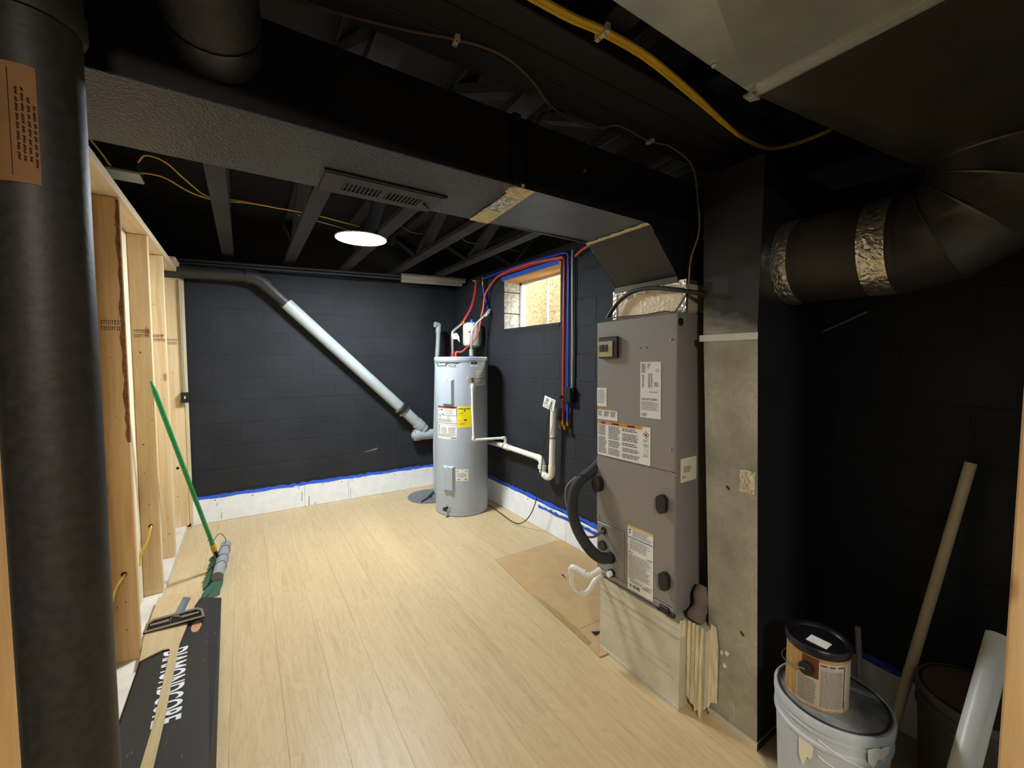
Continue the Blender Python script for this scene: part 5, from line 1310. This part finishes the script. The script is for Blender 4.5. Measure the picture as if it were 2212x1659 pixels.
for i in range(900):
    f = random.random(); c = ha + hd * f
    x0b, y0b = c.x - .005 + random.uniform(-.015, .02), c.y + random.uniform(-.01, .01)
    sp_ = random.random(); x1b = x0b - .085 * sp_ * (1 - .1 * f); y1b = y0b - .10 * f - .01 * random.random()
    w_ = .008
    q.add([(x0b - w_, y0b, .055), (x0b + w_, y0b, .055), (x1b + w_ * .6, y1b, .004), (x1b - w_ * .6, y1b, .004)], [(0, 1, 2, 3)])
lab(q.build('bristles', m_brist, bo, kind='stuff'), 'dark green bristles')
MB().tube(smooth_path([hB - dv * .10 + Vector((-.012, 0, 0)), hB - dv * .03 + Vector((-.015, -.005, 0)), hB + dv * .06 + Vector((-.005, -.03, -.0))], 5), .0025, 6).build('brace_wire', m_wire, bo, smooth=True)
MB().tube(smooth_path([hB - dv * .10 + Vector((.008, .015, 0)), hB - dv * .09 + Vector((.04, .1, .02)), hB + Vector((.05, .17, .02)), Vector((-.155, 3.56, .105))], 6), .003, 6).build('brace_wire', m_wire, bo, smooth=True)
MB().tube([hB - dv * .115 + Vector((-.018, 0, 0)), hB - dv * .11 + Vector((.018, 0, 0))], .004, 6).build('brace_screw', m_wire, bo)

# buckets, can, sticks
def bucket(c, r, h, body, lid, name, label, cat='bucket', extra=True):
    t = thing(name, label, cat, (c[0], c[1], 0))
    MB().lathe(c, [(r * .86, .001), (r * .87, .01), (r * .955, h * .72), (r * .96, h * .78), (r * 1.0, h * .785), (r * 1.0, h * .81), (r * .962, h * .82), (r * .965, h * .88), (r * 1.0, h * .885), (r * 1.0, h * .90), (r * .97, h * .905), (r * .975, h * .95)], 64).build('body', body, t, smooth=True)
    MB().lathe(c, [(r * .99, h * .925), (r * 1.012, h * .93), (r * 1.015, h * .99), (r * 1.0, h * 1.0), (r * .965, h * 1.0), (r * .955, h * .985), (r * .9, h * .983), (r * .05, h * .985)], 64).build('lid', lid, t, smooth=True)
    return t
B1 = (1.519, .497)
b1 = bucket(B1, .15, .374, m_bucket, m_bucket, 'plastic_bucket', 'scuffed white plastic bucket with a paint can on its lid')
MB().lathe(B1, [(.135, .3695), (.135, .3705), (.005, .371)], 48).build('lid_panel', m_bucket_l, b1)
MB().tube([(B1[0] + .138 * math.cos(a), B1[1] + .138 * math.sin(a), .3735) for a in [i * 2 * math.pi / 48 for i in range(49)]], .0025, 6).build('lid_groove', m_cord, b1)
for a0_, zt, w_, h_ in ((-2.25, .35, .05, .06), (-2.0, .35, .03, .045), (2.95, .30, .04, .09), (-2.1, .22, .02, .03)):
    shb = curved(B1, .1525 if zt > .3 else .1475, math.degrees(a0_), math.degrees(a0_) + math.degrees(w_ / .15), zt, zt - h_, 8)
    q = MB()
    P = [(0, .1), (.45, 0), (1, .12), (.96, .45), (.8, .62), (.62, .58), (.35, 1), (.06, .7)]
    q.add([shb.fn(u, v, .001) for u, v in P], [tuple(range(8))]); q.build('label_remnant', m_cream if a0_ > -2.2 else m_paper, b1)  # torn remnants of label stuck to the bucket
for i in range(3):
    P = [(B1[0] + (.149 - .003 * i) * math.cos(a), B1[1] + (.149 - .003 * i) * math.sin(a), .33 - .05 * i - .05 * (a + 3.2)) for a in [-3.0 + j * .1 for j in range(14)]]
    MB().tube(P, .002, 5).build('scratch', m_paper, b1)
CN = (1.497, .531); cz = .372
pcn = thing('paint_can', 'woodgrain printed paint can standing on the white bucket', 'can', (CN[0], CN[1], cz)); R1 = .081
MB().lathe(CN, [(R1 + .002, cz), (R1 + .002, cz + .004), (R1, cz + .006), (R1, cz + .165)], 64).build('body', m_canwood, pcn, smooth=True)
MB().lathe(CN, [(R1 - .002, cz + .158), (R1 + .004, cz + .16), (R1 + .005, cz + .178), (R1 + .002, cz + .183), (R1 - .006, cz + .181), (R1 - .012, cz + .174), (.01, cz + .173)], 64).build('lid', m_canlid, pcn, smooth=True)
MB().box((CN[0] - .035, CN[1] - .035, cz + .1735), (CN[0] + .005, CN[1] + .02, cz + .175)).build('lid_sticker', m_paper, pcn)
sh = curved(CN, R1, 160, 285, cz + .155, cz + .006, 20)
def can_quad(u0, v0, u1, v1, h, mat, nm, lb=None):
    q = MB(); sh.quad(q, u0, v0, u1, v1, h, mat); o = q.build(nm, mat, pcn); 
    if lb: lab(o, lb)
    return o
can_quad(.10, .0, .345, .45, .0005, m_candark, 'printed_panel', 'dark brown printed panel')
can_quad(0.02, .42, .345, 1, .001, m_canlabel, 'label', 'beige label with fine print')
L = can_quad(.345, .05, 1, 1, .001, m_canlabel, 'label', 'tall beige label with fine print')
q = MB(); sh.para(q, .04, .47, .32, .97, 24, .002, m_print_g, .45, .1); sh.para(q, .37, .2, .715, .97, 34, .002, m_print_g, .45, .1)
for a, b in ((.37, .46), (.49, .58), (.62, .72)): sh.quad(q, a, .09, b, .115, .002, m_print)
sh.quad(q, .732, .1, .745, .95, .002, m_print); sh.quad(q, .76, .8, .768, 1, .002, m_print); sh.para(q, .37, .13, .6, .18, 2, .002, m_print_l)
q.build('print', None, L, kind='stuff')
ea = math.radians(182); ep = Vector((CN[0], CN[1], cz + .115)) + Vector((math.cos(ea), math.sin(ea), 0)) * R1
MB().tube([ep, ep + Vector((math.cos(ea), math.sin(ea), 0)) * .008], .02, 20).build('bail_ear', m_canlid, pcn, smooth=True)
hp_ = [ep + Vector((math.cos(ea), math.sin(ea), 0)) * .01] + [Vector((CN[0] + (R1 + .012) * math.cos(a), CN[1] + (R1 + .012) * math.sin(a), cz + .115 - .03 * math.sin((ea - a) * .95))) for a in [ea - .35 - i * .3 for i in range(6)]]
MB().tube(smooth_path(hp_, 4), .0017, 6).build('bail_wire', m_wire, pcn, smooth=True)
b2 = bucket((1.905, .236), .15, .374, m_bucket2, m_bucket2, 'plastic_bucket', 'dim tan bucket with a brown lid in the corner')
MB().lathe((1.905, .236), [(.14, .371), (.135, .3725), (.005, .373)], 48).build('lid_panel', m_lid2, b2)
MB().tube([(1.905 + .139 * math.cos(a), .236 + .139 * math.sin(a), .374) for a in [i * 2 * math.pi / 48 for i in range(49)]], .002, 6).build('lid_groove', m_cord, b2)
o = MB().tube([(1.885, .455, .0), (2.06, .316, 1.078)], .0155, 16).build('broomstick', m_dowel, loc=(1.885, .455, 0), smooth=True); tag(o, 'long pale wooden stick leaning on the dark wall', 'stick')
o = MB().tube([(2.02, .56, .0), (2.072, .60, .34)], .0105, 12).build('short_stick', m_dowel2, loc=(2.02, .56, 0), smooth=True); tag(o, 'short grey stick behind the paint can', 'stick')
o = MB().tube([(1.33, .225, .16), (1.62, .21, .45), (1.80, .20, .63)], .028, 20).build('loose_pipe', m_pvc, loc=(1.33, .225, .16), smooth=True); tag(o, 'thick white pipe leaning in the near right corner', 'pipe')
# outlet and scuff on the dark wall
ol = thing('wall_outlet', 'black outlet plate with a tan insert on the dark wall', 'outlet', (RX - .004, .89, .48))
MB().box((RX - .012, .80, .40), (RX - .001, .965, .60), ch=.003).build('plate', m_plug, ol)
MB().box((RX - .016, .82, .48), (RX - .0125, .865, .585), ch=.002).build('insert', m_outlet, ol)
MB().prism([(RX - .0125, .945, .425), (RX - .0125, .88, .455), (RX - .0125, .88, .47), (RX - .0125, .945, .445)], (-.002, 0, 0)).build('bare_scrap', m_outlet, ol)
o = MB().prism([(RX - .0005, .94, .885), (RX - .0005, .80, .93), (RX - .0005, .79, .985), (RX - .0005, .90, .955)], (-.002, 0, 0)).build('wall_patch', m_scuff, loc=(RX, .87, .93)); tag(o, 'dull metal patch on the dark wall above the outlet', 'patch')
